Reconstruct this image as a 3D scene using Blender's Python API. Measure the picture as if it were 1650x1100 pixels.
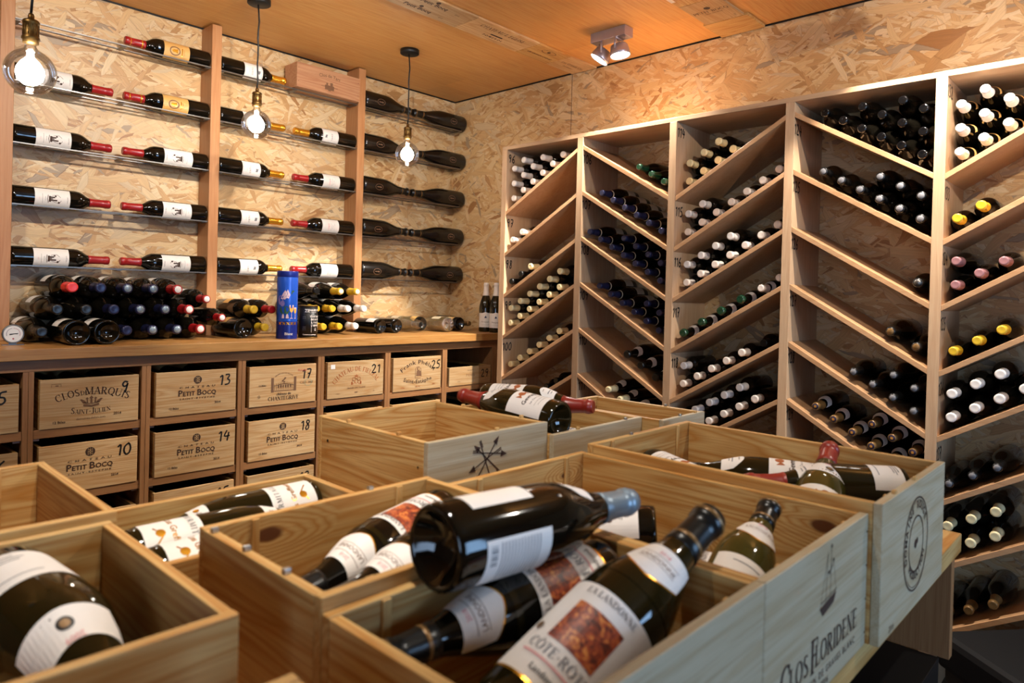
import bpy, bmesh, math, random
from mathutils import Vector, Matrix
random.seed(7)
S = bpy.context.scene
C = S.collection
D = bpy.data
for o in list(D.objects):
    D.objects.remove(o, do_unlink=True)

# ------------------------------------------------------------------ camera
yaw, pitch, roll, FPX, CY = .8185, -.0092, .0262, 1124.1, -67.2
fw = Vector((math.sin(yaw)*math.cos(pitch), math.cos(yaw)*math.cos(pitch), math.sin(pitch)))
rt0 = Vector((math.cos(yaw), -math.sin(yaw), 0)); up0 = rt0.cross(fw)
rt = rt0*math.cos(roll)+up0*math.sin(roll); up = -rt0*math.sin(roll)+up0*math.cos(roll)
cd = D.cameras.new('camera'); cam = D.objects.new('camera', cd); C.objects.link(cam)
cd.sensor_fit = 'HORIZONTAL'; cd.sensor_width = 36; cd.lens = 36*FPX/1650
cd.shift_y = CY/1650; cd.clip_start = .02
cam.matrix_world = Matrix(((rt.x, up.x, -fw.x, 0), (rt.y, up.y, -fw.y, 0), (rt.z, up.z, -fw.z, 1.4), (0, 0, 0, 1)))
cd.dof.use_dof = True; cd.dof.focus_distance = 2.7; cd.dof.aperture_fstop = 5.6
S.camera = cam

# ------------------------------------------------------------------ world, light, exposure
w = D.worlds.new('world'); S.world = w; w.use_nodes = True
w.node_tree.nodes['Background'].inputs[0].default_value = (.35, .5, .8, 1)
w.node_tree.nodes['Background'].inputs[1].default_value = .4
S.view_settings.view_transform = 'Standard'; S.view_settings.look = 'None'
S.view_settings.exposure = 0.42; S.view_settings.gamma = 1
SPOT = 1.0
CEIL = 2.6526
XR, YB = 3.10, 3.462      # right wall plane, back wall plane
XL, YF = -1.9, -2.4       # left wall, front wall (behind the camera)

def spot_lamp(name, loc, tgt, watts, ang, blend=.5, col=(1, .86, .70), r=.025):
    l = D.lights.new(name, 'SPOT'); l.energy = watts*SPOT; l.spot_size = math.radians(ang); l.spot_blend = blend
    l.color = col; l.shadow_soft_size = r
    o = D.objects.new(name, l); C.objects.link(o); o.location = loc
    d = Vector(tgt)-Vector(loc); o.rotation_euler = d.to_track_quat('-Z', 'Y').to_euler()
    return o
# daylight through the window behind the camera
al = D.lights.new('daylight', 'AREA'); al.shape = 'RECTANGLE'; al.size = 1.5; al.size_y = 1.3; al.energy = 50; al.color = (.36, .62, 1)
ao = D.objects.new('daylight', al); C.objects.link(ao); ao.location = (1.45, YF-.10, 1.40)
ao.rotation_euler = Vector((0, 1, 0)).to_track_quat('-Z', 'Y').to_euler()

al2 = D.lights.new('side_fill', 'AREA'); al2.shape = 'RECTANGLE'; al2.size = 1.5; al2.size_y = 1.2; al2.energy = 30; al2.color = (.50, .70, 1)  # cool side lamp added as fill for the rack bins
ao2 = D.objects.new('side_fill', al2); C.objects.link(ao2); ao2.location = (XL-.10, -.85, 1.45)
ao2.rotation_euler = Vector((1, 0, 0)).to_track_quat('-Z', 'Y').to_euler()

# ------------------------------------------------------------------ node helpers
def new_mat(name):
    m = D.materials.new(name); m.use_nodes = True
    nt = m.node_tree; b = nt.nodes['Principled BSDF']
    return m, nt, b
def N(nt, typ, ins=None, **kw):
    n = nt.nodes.new(typ)
    for k, v in kw.items(): setattr(n, k, v)
    if ins:
        for k, v in ins.items():
            s = n.inputs[k]
            if isinstance(v, bpy.types.NodeSocket): nt.links.new(v, s)
            else: s.default_value = v
    return n
def M(nt, op, a, b=None, c=None, clamp=False):
    n = nt.nodes.new('ShaderNodeMath'); n.operation = op; n.use_clamp = clamp
    for i, v in enumerate((a, b, c)):
        if v is None: continue
        if isinstance(v, bpy.types.NodeSocket): nt.links.new(v, n.inputs[i])
        else: n.inputs[i].default_value = v
    return n.outputs[0]
def MIX(nt, f, a, b, typ='RGBA', blend='MIX'):
    n = nt.nodes.new('ShaderNodeMix'); n.data_type = typ
    if typ == 'RGBA': n.blend_type = blend
    ia = {'RGBA': (0, 6, 7, 2), 'FLOAT': (0, 2, 3, 0)}[typ]
    for idx, v in ((ia[0], f), (ia[1], a), (ia[2], b)):
        if isinstance(v, bpy.types.NodeSocket): nt.links.new(v, n.inputs[idx])
        else: n.inputs[idx].default_value = v
    return n.outputs[ia[3]]
def s2l(c):
    return tuple(((x/255)/12.92 if x/255 <= .04045 else ((x/255+.055)/1.055)**2.4) for x in c)+(1,)
WK = .68      # overall reflectance of the timber surfaces
def wl(c): return tuple(x*WK for x in s2l(c)[:3])+(1,)
def ramp(nt, f, stops):
    n = nt.nodes.new('ShaderNodeValToRGB'); nt.links.new(f, n.inputs[0])
    e = n.color_ramp.elements
    e[0].position = stops[0][0]; e[0].color = stops[0][1]
    e[1].position = stops[-1][0]; e[1].color = stops[-1][1]
    for p, c in stops[1:-1]:
        x = e.new(p); x.color = c
    return n.outputs[0]
def plain(name, col, rough=.5, metal=0, spec=.5, coat=0):
    m, nt, b = new_mat(name)
    tc = N(nt, 'ShaderNodeTexCoord')
    n = N(nt, 'ShaderNodeTexNoise', {'Vector': tc.outputs['Object'], 'Scale': 35.0, 'Detail': 3.0})
    c = s2l(col)
    cc = MIX(nt, n.outputs[0], tuple(x*.92 for x in c[:3])+(1,), tuple(min(1, x*1.08) for x in c[:3])+(1,))
    nt.links.new(cc, b.inputs['Base Color'])
    b.inputs['Roughness'].default_value = rough; b.inputs['Metallic'].default_value = metal
    b.inputs['Specular IOR Level'].default_value = spec; b.inputs['Coat Weight'].default_value = coat
    return m

def ws(c):
    x = s2l(c); g = sum(x[:3])/3
    return tuple(max(0, v*1.08-g*.08)*.70 for v in x[:3])+(1,)
def osb(name, axes, rotz=0):
    """oriented strand board: layered random flakes in the plane spanned by two axes (u,v)"""
    m, nt, b = new_mat(name)
    tc = N(nt, 'ShaderNodeTexCoord')
    sp = N(nt, 'ShaderNodeSeparateXYZ', {0: tc.outputs['Object']})
    u, v = sp.outputs[axes[0]], sp.outputs[axes[1]]
    nz = N(nt, 'ShaderNodeTexNoise', {'Vector': tc.outputs['Object'], 'Scale': 9.0, 'Detail': 4.0, 'Roughness': .6})
    ns = N(nt, 'ShaderNodeSeparateColor', {0: nz.outputs['Color']})
    wu = M(nt, 'MULTIPLY_ADD', M(nt, 'SUBTRACT', ns.outputs[0], .5), .035, u)
    wv = M(nt, 'MULTIPLY_ADD', M(nt, 'SUBTRACT', ns.outputs[1], .5), .035, v)
    angs = [(6, 5.5, 26), (-20, 6.5, 34), (34, 6, 24), (-48, 8, 30), (12, 9, 48), (64, 9, 44), (-8, 12, 70), (-30, 15, 95), (24, 17, 110)]
    pr = tone = hue = edge = grain = None
    for i, (a, su, sv) in enumerate(angs):
        a = math.radians(a); ca, sa = math.cos(a), math.sin(a)
        ru = M(nt, 'ADD', M(nt, 'MULTIPLY', wu, ca*su), M(nt, 'MULTIPLY_ADD', wv, sa*su, i*7.3))
        rv = M(nt, 'ADD', M(nt, 'MULTIPLY', wu, -sa*sv), M(nt, 'MULTIPLY_ADD', wv, ca*sv, i*3.1))
        cb = N(nt, 'ShaderNodeCombineXYZ', {0: ru, 1: rv, 2: float(i)})
        vo = N(nt, 'ShaderNodeTexVoronoi', {'Vector': cb.outputs[0], 'Scale': 1.0, 'Randomness': 1.0}, voronoi_dimensions='2D')
        ve = N(nt, 'ShaderNodeTexVoronoi', {'Vector': cb.outputs[0], 'Scale': 1.0, 'Randomness': 1.0}, voronoi_dimensions='2D', feature='DISTANCE_TO_EDGE')
        sc = N(nt, 'ShaderNodeSeparateColor', {0: vo.outputs['Color']})
        gb = N(nt, 'ShaderNodeCombineXYZ', {0: M(nt, 'MULTIPLY', ru, 1.5), 1: M(nt, 'MULTIPLY', rv, 9.0), 2: sc.outputs[2]})
        g = N(nt, 'ShaderNodeTexNoise', {'Vector': gb.outputs[0], 'Scale': 1.0, 'Detail': 2.0})
        p, t, h, e, g = sc.outputs[0], sc.outputs[1], sc.outputs[2], ve.outputs['Distance'], g.outputs[0]
        if pr is None: pr, tone, hue, edge, grain = p, t, h, e, g
        else:
            f = M(nt, 'GREATER_THAN', p, pr)
            pr = M(nt, 'MAXIMUM', p, pr)
            tone = MIX(nt, f, tone, t, 'FLOAT'); hue = MIX(nt, f, hue, h, 'FLOAT')
            edge = MIX(nt, f, edge, e, 'FLOAT'); grain = MIX(nt, f, grain, g, 'FLOAT')
    col = ramp(nt, tone, [(0, ws((190, 144, 94))), (.12, ws((212, 166, 114))), (.35, ws((224, 182, 130))), (.6, ws((231, 194, 144))), (.85, ws((240, 210, 166))), (1, ws((214, 184, 146)))])
    col = MIX(nt, M(nt, 'GREATER_THAN', hue, .965), col, ws((178, 152, 122)))
    col = MIX(nt, M(nt, 'LESS_THAN', hue, .015), col, ws((176, 126, 80)))
    gr = M(nt, 'MULTIPLY_ADD', grain, .56, .72)
    col = MIX(nt, 1.0, col, N(nt, 'ShaderNodeCombineColor', {0: gr, 1: gr, 2: gr}).outputs[0], blend='MULTIPLY')
    ed = M(nt, 'MULTIPLY', M(nt, 'SUBTRACT', 1.0, M(nt, 'MULTIPLY', edge, 16.0), clamp=True), M(nt, 'MULTIPLY', M(nt, 'MULTIPLY', hue, hue), .8))
    col = MIX(nt, ed, col, ws((134, 88, 50)))
    nt.links.new(col, b.inputs['Base Color'])
    b.inputs['Roughness'].default_value = .42
    bp = N(nt, 'ShaderNodeBump', {'Height': M(nt, 'MULTIPLY_ADD', M(nt, 'MINIMUM', edge, .12), 3.0, pr), 'Strength': .25, 'Distance': .003})
    nt.links.new(bp.outputs[0], b.inputs['Normal'])
    return m

def wood(name, grain, light, mid, dark, scale=1.0, rough=.5, rings=1.0, fine=1.0, knots=(), spec=.35, rand=True, width=.0, vary=.16):
    """grain = axis index the fibres run along; knots = (u, v, r) in the two other/along axes"""
    m, nt, b = new_mat(name)
    tc = N(nt, 'ShaderNodeTexCoord')
    src = tc.outputs['Object']
    if rand:
        oi = N(nt, 'ShaderNodeObjectInfo')
        off = N(nt, 'ShaderNodeCombineXYZ', {0: M(nt, 'MULTIPLY', oi.outputs['Random'], 13.7), 1: M(nt, 'MULTIPLY', oi.outputs['Random'], 7.1), 2: M(nt, 'MULTIPLY', oi.outputs['Random'], 5.3)})
        va = N(nt, 'ShaderNodeVectorMath', {0: src, 1: off.outputs[0]}, operation='ADD'); vec = va.outputs[0]
    else: vec = src
    sc = [14*scale]*3; sc[grain] = .9*scale
    mp = N(nt, 'ShaderNodeMapping', {'Vector': vec, 'Scale': sc})
    n1 = N(nt, 'ShaderNodeTexNoise', {'Vector': mp.outputs[0], 'Scale': 1.0, 'Detail': 2.0, 'Distortion': .6})
    h = M(nt, 'MULTIPLY', n1.outputs[0], 11.0*rings)
    kmask = None
    for (ax, au, ay, av, r) in knots:
        sp = N(nt, 'ShaderNodeSeparateXYZ', {0: src})
        du = M(nt, 'MULTIPLY', M(nt, 'SUBTRACT', sp.outputs[ax], au), .45)
        dv = M(nt, 'SUBTRACT', sp.outputs[ay], av)
        nk = N(nt, 'ShaderNodeTexNoise', {'Vector': src, 'Scale': 30.0})
        dd = M(nt, 'SQRT', M(nt, 'ADD', M(nt, 'MULTIPLY', du, du), M(nt, 'MULTIPLY', dv, dv)))
        dd = M(nt, 'MULTIPLY_ADD', nk.outputs[0], r*.5, dd)
        inf = M(nt, 'SUBTRACT', 1.0, M(nt, 'DIVIDE', dd, r*4.5), clamp=True)
        h = M(nt, 'ADD', h, M(nt, 'MULTIPLY', inf, 6.0))
        k = M(nt, 'SUBTRACT', 1.0, M(nt, 'MULTIPLY', M(nt, 'SUBTRACT', dd, r*.9), 1/(r*.35), clamp=True), clamp=True)
        kmask = k if kmask is None else M(nt, 'MAXIMUM', kmask, k)
    ring = M(nt, 'PINGPONG', h, .5)
    ring = M(nt, 'MULTIPLY', ring, 2.0)
    ring = M(nt, 'POWER', ring, 1.6)
    sf = [420*fine]*3; sf[grain] = 9*fine
    mf = N(nt, 'ShaderNodeMapping', {'Vector': vec, 'Scale': sf})
    nf = N(nt, 'ShaderNodeTexNoise', {'Vector': mf.outputs[0], 'Scale': 1.0, 'Detail': 3.0})
    nb = N(nt, 'ShaderNodeTexNoise', {'Vector': vec, 'Scale': 3.0, 'Detail': 1.0})
    base = MIX(nt, ring, wl(light), wl(mid))
    base = MIX(nt, M(nt, 'MULTIPLY', M(nt, 'SUBTRACT', nf.outputs[0], .48), 2.6, clamp=True), base, wl(dark))
    base = MIX(nt, M(nt, 'MULTIPLY', M(nt, 'SUBTRACT', nb.outputs[0], .45), 1.2, clamp=True), base, wl(mid))
    if kmask is not None: base = MIX(nt, kmask, base, wl((112, 62, 26)))
    if rand:
        f = M(nt, 'MULTIPLY_ADD', oi.outputs['Random'], vary, 1-vary/2)
        base = MIX(nt, 1.0, base, N(nt, 'ShaderNodeCombineColor', {0: f, 1: f, 2: f}).outputs[0], blend='MULTIPLY')
    if width:
        sp = N(nt, 'ShaderNodeSeparateXYZ', {0: src})
        oth = [i for i in range(2) if i != grain][0]
        q = N(nt, 'ShaderNodeTexWhiteNoise', {'Vector': N(nt, 'ShaderNodeCombineXYZ', {0: M(nt, 'FLOOR', M(nt, 'DIVIDE', sp.outputs[oth], width)), 1: M(nt, 'FLOOR', M(nt, 'DIVIDE', sp.outputs[grain], 1.4))}).outputs[0]})
        f = M(nt, 'MULTIPLY_ADD', q.outputs[0], .14, .93)
        base = MIX(nt, 1.0, base, N(nt, 'ShaderNodeCombineColor', {0: f, 1: f, 2: f}).outputs[0], blend='MULTIPLY')
    nt.links.new(base, b.inputs['Base Color'])
    b.inputs['Roughness'].default_value = rough; b.inputs['Specular IOR Level'].default_value = spec
    bp = N(nt, 'ShaderNodeBump', {'Height': nf.outputs[0], 'Strength': .12, 'Distance': .001})
    nt.links.new(bp.outputs[0], b.inputs['Normal'])
    return m

PINE = ((236, 192, 122), (204, 140, 66), (182, 120, 54))
PINEB = ((236, 198, 146), (214, 164, 106), (180, 122, 68))
mt = {}
for ax, n in enumerate('xyz'):
    mt['pine_'+n] = wood('pine_grain_'+n, ax, *PINE, rough=.5, rings=1.3)
    mt['beech_'+n] = wood('beech_veneer_'+n, ax, (222, 174, 128), (212, 160, 112), (194, 138, 92), scale=2.2, rings=.35, fine=1.2, rough=.38)
    mt['oak_'+n] = wood('brown_veneer_'+n, ax, (184, 132, 86), (172, 120, 76), (150, 98, 60), scale=2.2, rings=.4, fine=1.2, rough=.4)
    mt['post_'+n] = wood('solid_post_'+n, ax, (206, 148, 98), (196, 134, 84), (176, 114, 68), scale=1.6, rings=.5, rough=.42)
mt['edge_y'] = wood('beech_edge_y', 1, (226, 188, 148), (216, 174, 134), (200, 154, 114), scale=2.2, rings=.35, fine=1.2, rough=.4)
mt['edge_z'] = wood('beech_edge_z', 2, (226, 188, 148), (216, 174, 134), (200, 154, 114), scale=2.2, rings=.35, fine=1.2, rough=.4)
mt['pineb_x'] = wood('box_pine_x', 0, *PINEB, rough=.5, rings=1.2, vary=.34)
mt['pinep_x'] = wood('pale_pine_x', 0, (216, 200, 168), (202, 180, 142), (176, 150, 110), rough=.5, rings=.6)
mt['pine_y_k'] = wood('pine_y_knot', 1, *PINE, knots=((1, .338, 2, 1.088, .011), (1, .52, 2, 1.01, .005)), rand=False)
mt['pine_x_k'] = wood('pine_x_knot', 0, *PINE, knots=((0, .412, 2, 1.106, .010),), rand=False)
mt['pine_x_k2'] = wood('pine_x_knot_b', 0, *PINE, knots=((0, .955, 2, 1.085, .006),), rand=False)
mt['worktop'] = wood('worktop_wood', 0, (214, 160, 94), (200, 140, 74), (168, 106, 52), scale=1.3, rings=.8, rough=.35)
mt['ceiling'] = wood('ceiling_bamboo', 0, (250, 188, 112), (242, 172, 92), (214, 140, 64), scale=2.0, rings=.5, fine=.5, rough=.45, rand=False, width=.19)
mt['osb_back'] = osb('osb_back', (0, 2)); mt['osb_right'] = osb('osb_right', (1, 2))
mt['ink'] = plain('ink_brown', (58, 34, 20), .7); mt['inkb'] = plain('marker_black', (14, 11, 10), .5)
mt['inkr'] = plain('ink_orange', (158, 84, 36), .7); mt['inkf'] = plain('ink_faded', (112, 78, 52), .7)
mt['inkred'] = plain('pen_red', (196, 92, 70), .7); mt['inkgreen'] = plain('stamp_green', (120, 160, 130), .7)
mt['floor'] = plain('floor_tile', (38, 30, 26), .4); mt['plaster'] = plain('plaster', (150, 120, 92), .8)
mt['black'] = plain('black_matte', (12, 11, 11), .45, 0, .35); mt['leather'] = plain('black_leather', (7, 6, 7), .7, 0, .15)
mt['steel'] = plain('brushed_steel', (120, 116, 112), .38, 1.0); mt['alu'] = plain('lilac_grey_aluminium', (176, 166, 172), .35, .7)
mt['brass'] = plain('antique_brass', (112, 86, 48), .42, 1.0); mt['zinc'] = plain('staple_zinc', (180, 180, 176), .35, 1.0)
mt['white'] = plain('white_paper', (222, 214, 206), .55); mt['cream'] = plain('cream_paper', (214, 200, 170), .55)
mt['goldlab'] = plain('gold_label', (206, 156, 88), .4); mt['gold'] = plain('gold_foil', (226, 160, 46), .25, .8)
mt['red'] = plain('red_capsule', (150, 20, 24), .3, 0, .6); mt['wax'] = plain('wax_red', (134, 34, 22), .35, 0, .6)
mt['redbright'] = plain('bright_red_foil', (214, 52, 46), .35)
mt['yellow'] = plain('yellow_capsule', (206, 166, 40), .35); mt['navy'] = plain('navy_capsule', (30, 32, 62), .3, .3)
mt['cwhite'] = plain('white_capsule', (228, 218, 208), .4); mt['ccream'] = plain('cream_capsule', (224, 208, 160), .4)
mt['cgrey'] = plain('grey_blue_capsule', (124, 138, 148), .35, .4); mt['cgreen'] = plain('green_glass_lip', (20, 58, 38), .12, 0, .9)
mt['cdark'] = plain('dark_capsule', (15, 14, 13), .3, 0, .45); mt['cpink'] = plain('pink_capsule', (150, 104, 104), .35)
mt['cbrown'] = plain('brown_gold_capsule', (120, 88, 48), .35, .3); mt['cglass'] = plain('black_glass_lip', (8, 8, 9), .12, 0, .6)
mt['blue'] = plain('tin_blue', (34, 82, 184), .25, .2, .6); mt['bluedk'] = plain('tin_dark_blue', (24, 40, 120), .3, .2)
mt['orange'] = plain('print_orange', (222, 150, 50), .5); mt['green'] = plain('print_green', (30, 74, 44), .5)
mt['pinkp'] = plain('print_pink', (206, 176, 184), .5); mt['lilac'] = plain('print_lilac', (120, 106, 166), .5)
mt['greyp'] = plain('print_grey', (110, 108, 110), .6); mt['rosep'] = plain('print_rose', (214, 140, 140), .6)
mt['dial'] = plain('dial_face', (206, 204, 200), .4)
def picture(name):
    m, nt, b = new_mat(name)
    tc = N(nt, 'ShaderNodeTexCoord')
    n = N(nt, 'ShaderNodeTexNoise', {'Vector': tc.outputs['Object'], 'Scale': 110.0, 'Detail': 5.0, 'Distortion': 1.5})
    c = ramp(nt, n.outputs[0], [(.32, s2l((58, 26, 18))), (.46, s2l((134, 52, 28))), (.55, s2l((166, 74, 34))), (.68, s2l((214, 138, 66)))])
    nt.links.new(c, b.inputs['Base Color']); b.inputs['Roughness'].default_value = .45
    return m
mt['picture'] = picture('red_picture')
def glass_dark(name, col, rough=.04, spec=.9):
    m, nt, b = new_mat(name)
    tc = N(nt, 'ShaderNodeTexCoord')
    n = N(nt, 'ShaderNodeTexNoise', {'Vector': tc.outputs['Object'], 'Scale': 18.0, 'Detail': 3.0})
    r = M(nt, 'MULTIPLY_ADD', n.outputs[0], .06, rough)
    nt.links.new(r, b.inputs['Roughness'])
    b.inputs['Base Color'].default_value = s2l(col); b.inputs['Specular IOR Level'].default_value = spec
    b.inputs['IOR'].default_value = 1.5
    return m
mt['glass'] = glass_dark('bottle_glass_dark', (10, 8, 5), .04, .55); mt['glass_m'] = glass_dark('bottle_glass_matt', (15, 12, 9), .18, .6)
mt['glass_o'] = glass_dark('bottle_glass_olive', (26, 21, 6), .03, .65); mt['glass_g'] = glass_dark('bottle_glass_green', (60, 55, 20), .03)
mt['glass_c'] = glass_dark('bottle_glass_tinted', (66, 58, 20), .03)
def clear_glass(name, tint=(1, 1, 1, 1), fac=1.0):
    m, nt, b = new_mat(name); nt.nodes.remove(b)
    out = nt.nodes['Material Output']
    tr = N(nt, 'ShaderNodeBsdfTransparent', {0: tint}); gl = N(nt, 'ShaderNodeBsdfGlossy', {0: (1, 1, 1, 1), 1: .03})
    fr = N(nt, 'ShaderNodeFresnel', {0: 1.45})
    mx = N(nt, 'ShaderNodeMixShader', {0: M(nt, 'MULTIPLY', fr.outputs[0], fac, clamp=True), 1: tr.outputs[0], 2: gl.outputs[0]})
    nt.links.new(mx.outputs[0], out.inputs[0]); return m
mt['bulbglass'] = clear_glass('bulb_glass', (.98, .98, .97, 1), .8); mt['pane'] = clear_glass('window_pane'); 
def cello(name):
    m, nt, b = new_mat(name); nt.nodes.remove(b); out = nt.nodes['Material Output']
    tc = N(nt, 'ShaderNodeTexCoord')
    n = N(nt, 'ShaderNodeTexNoise', {'Vector': tc.outputs['Object'], 'Scale': 60.0, 'Detail': 4.0, 'Distortion': 2.0})
    bp = N(nt, 'ShaderNodeBump', {'Height': n.outputs[0], 'Strength': 1.0, 'Distance': .01})
    tr = N(nt, 'ShaderNodeBsdfTransparent'); gl = N(nt, 'ShaderNodeBsdfGlossy', {0: (1, .95, .88, 1), 1: .12, 'Normal': bp.outputs[0]})
    mx = N(nt, 'ShaderNodeMixShader', {0: .32, 1: tr.outputs[0], 2: gl.outputs[0]})
    nt.links.new(mx.outputs[0], out.inputs[0]); return m
mt['cello'] = cello('crinkled_cellophane')
def emit(name, col, st):
    m, nt, b = new_mat(name); nt.nodes.remove(b)
    e = N(nt, 'ShaderNodeEmission', {0: col, 1: st}); nt.links.new(e.outputs[0], nt.nodes['Material Output'].inputs[0]); return m
mt['glow'] = emit('bulb_glow', (1, .93, .82, 1), 60); mt['lampface'] = emit('spot_glow', (1, .92, .8, 1), 30)

# ------------------------------------------------------------------ mesh helpers
class MB:
    def __init__(s): s.bm = bmesh.new(); s.mats = []
    def mi(s, m):
        if isinstance(m, str): m = mt[m]
        if m not in s.mats: s.mats.append(m)
        return s.mats.index(m)
    def box(s, x0, x1, y0, y1, z0, z1, m='pine_x'):
        i = s.mi(m)
        v = [s.bm.verts.new((x, y, z)) for x in (x0, x1) for y in (y0, y1) for z in (z0, z1)]
        for f in ((0, 1, 3, 2), (4, 6, 7, 5), (0, 4, 5, 1), (2, 3, 7, 6), (0, 2, 6, 4), (1, 5, 7, 3)):
            fc = s.bm.faces.new([v[k] for k in f]); fc.material_index = i
        return s
    def prism(s, poly, axis, a, b, m):
        """poly: list of 2D points in the plane perpendicular to axis (other axes in order)"""
        i = s.mi(m)
        def P(p, t):
            q = [p[0], p[1]]; q.insert(axis, t); return s.bm.verts.new(q)
        A = [P(p, a) for p in poly]; B = [P(p, b) for p in poly]
        n = len(poly)
        for f in [A[::-1], B]+[[A[k], A[(k+1) % n], B[(k+1) % n], B[k]] for k in range(n)]:
            fc = s.bm.faces.new(f); fc.material_index = i
        return s
    def lathe(s, prof, m, seg=32, z0=0, smooth=True, a0=0, a1=2*math.pi, off=(0, 0)):
        i = s.mi(m); full = abs(a1-a0-2*math.pi) < 1e-6
        n = seg if full else seg+1; rows = []
        for r, z in prof:
            if r < 1e-6: rows.append([s.bm.verts.new((off[0], off[1], z+z0))]); continue
            rows.append([s.bm.verts.new((off[0]+r*math.cos(a0+(a1-a0)*k/seg), off[1]+r*math.sin(a0+(a1-a0)*k/seg), z+z0)) for k in range(n)])
        for a, b in zip(rows, rows[1:]):
            for k in range(seg):
                k2 = (k+1) % n
                if len(a) == 1 and len(b) == 1: continue
                if len(a) == 1: f = [a[0], b[k2], b[k]][::-1] if False else [a[0], b[k], b[k2]][::-1]
                elif len(b) == 1: f = [a[k], a[k2], b[0]]
                else: f = [a[k], a[k2], b[k2], b[k]]
                fc = s.bm.faces.new(f); fc.material_index = i; fc.smooth = smooth
        return s
    def tube(s, pts, r, m, seg=8):
        i = s.mi(m); rings = []
        pts = [Vector(p) for p in pts]
        for k, p in enumerate(pts):
            t = (pts[min(k+1, len(pts)-1)]-pts[max(k-1, 0)]).normalized()
            a = t.orthogonal().normalized() if k == 0 else (rings_a - t*rings_a.dot(t)).normalized()
            rings_a = a; b_ = t.cross(a)
            rings.append([s.bm.verts.new(p+(a*math.cos(q)+b_*math.sin(q))*r) for q in [2*math.pi*j/seg for j in range(seg)]])
        for a, b in zip(rings, rings[1:]):
            for j in range(seg):
                fc = s.bm.faces.new([a[j], a[(j+1) % seg], b[(j+1) % seg], b[j]]); fc.material_index = i; fc.smooth = True
        for rg, rv in ((rings[0], True), (rings[-1], False)):
            fc = s.bm.faces.new(rg[::-1] if rv else rg); fc.material_index = i
        return s
    def add(s, shape, fn, m):
        """shape = (verts2d, faces); fn maps (x, y) -> 3D"""
        i = s.mi(m); vs = [s.bm.verts.new(fn(x, y)) for x, y in shape[0]]
        for f in shape[1]:
            try: fc = s.bm.faces.new([vs[k] for k in f]); fc.material_index = i
            except ValueError: pass
        return s
    def mesh(s, name):
        bmesh.ops.recalc_face_normals(s.bm, faces=s.bm.faces[:]) if not getattr(s, 'norecalc', False) else None
        me = D.meshes.new(name); s.bm.to_mesh(me); s.bm.free()
        for m in s.mats: me.materials.append(m)
        return me
    def obj(s, name, parent=None, bevel=0, loc=None):
        o = D.objects.new(name, s.mesh(name)); C.objects.link(o)
        if parent: o.parent = parent
        if loc: o.location = loc
        if bevel:
            b = o.modifiers.new('bevel', 'BEVEL'); b.width = bevel; b.segments = 2; b.limit_method = 'ANGLE'
        return o
def thing(name, label, cat, group=None, loc=(0, 0, 0)):
    o = D.objects.new(name, None); C.objects.link(o); o.location = loc; o.empty_display_size = .05
    return tag(o, label, cat, group)
def tag(o, label, cat, group=None):
    o['label'] = label; o['category'] = cat
    if group: o['group'] = group
    return o
def struct(o): o['kind'] = 'structure'; return o

# ------------------------------------------------------------------ 2D shapes and lettering
def ribbon(pts, w):
    """polyline with width; w float or list"""
    n = len(pts); ws = w if isinstance(w, (list, tuple)) else [w]*n
    V = []; F = []
    for k in range(n):
        a = pts[max(k-1, 0)]; b = pts[min(k+1, n-1)]
        dx, dy = b[0]-a[0], b[1]-a[1]; L = math.hypot(dx, dy) or 1
        nx, ny = -dy/L*ws[k]/2, dx/L*ws[k]/2
        V += [(pts[k][0]+nx, pts[k][1]+ny), (pts[k][0]-nx, pts[k][1]-ny)]
        if k: F.append((2*k-2, 2*k-1, 2*k+1, 2*k))
    return V, F
def poly(pts): return list(pts), [tuple(range(len(pts)))]
def disc(cx, cy, r, ry=None, n=24): ry = ry or r; return poly([(cx+r*math.cos(2*math.pi*k/n), cy+ry*math.sin(2*math.pi*k/n)) for k in range(n)])
def ringshape(cx, cy, rx, ry, w, n=48): return ribbon([(cx+rx*math.cos(2*math.pi*k/n), cy+ry*math.sin(2*math.pi*k/n)) for k in range(n+1)], w)
def rect(x0, y0, x1, y1): return poly([(x0, y0), (x1, y0), (x1, y1), (x0, y1)])
def merge(*sh):
    V = []; F = []
    for v, f in sh:
        o = len(V); V += list(v); F += [tuple(i+o for i in q) for q in f]
    return V, F
def xform(sh, dx=0, dy=0, s=1, sy=None, rot=0, shear=0):
    sy = sy or s; c, q = math.cos(rot), math.sin(rot); out = []
    for x, y in sh[0]:
        x, y = x*s+y*sy*shear, y*sy
        out.append((x*c-y*q+dx, x*q+y*c+dy))
    return out, sh[1]
_tc = {}
def text(s, h, bold=0.0, space=1.0, width=None):
    """centred sans lettering, cap height h"""
    key = (s, bold, space)
    if key not in _tc:
        c = D.curves.new('lettering', 'FONT'); c.body = s; c.size = 1; c.align_x = 'CENTER'; c.resolution_u = 2
        c.offset = bold; c.space_character = space
        o = D.objects.new('lettering', c); me = o.to_mesh()
        V = [(v.co.x, v.co.y) for v in me.vertices]; F = [tuple(p.vertices) for p in me.polygons]
        o.to_mesh_clear(); D.objects.remove(o); D.curves.remove(c); _tc[key] = (V, F)
    V, F = _tc[key]; k = h/.73
    sx = k
    if width and V:
        ww = max(v[0] for v in V)-min(v[0] for v in V); sx = width/ww
    return [(x*sx, y*k) for x, y in V], F
def arc(sh, R, updown=1):
    """bend a centred shape onto a circle radius R; updown=1: arch (text on top), -1: smile"""
    out = []
    for x, y in sh[0]:
        t = x/R
        if updown > 0: out.append(((R+y)*math.sin(t), (R+y)*math.cos(t)-R))
        else: out.append(((R-y)*math.sin(t), R-(R-y)*math.cos(t)))
    return out, sh[1]
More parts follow.
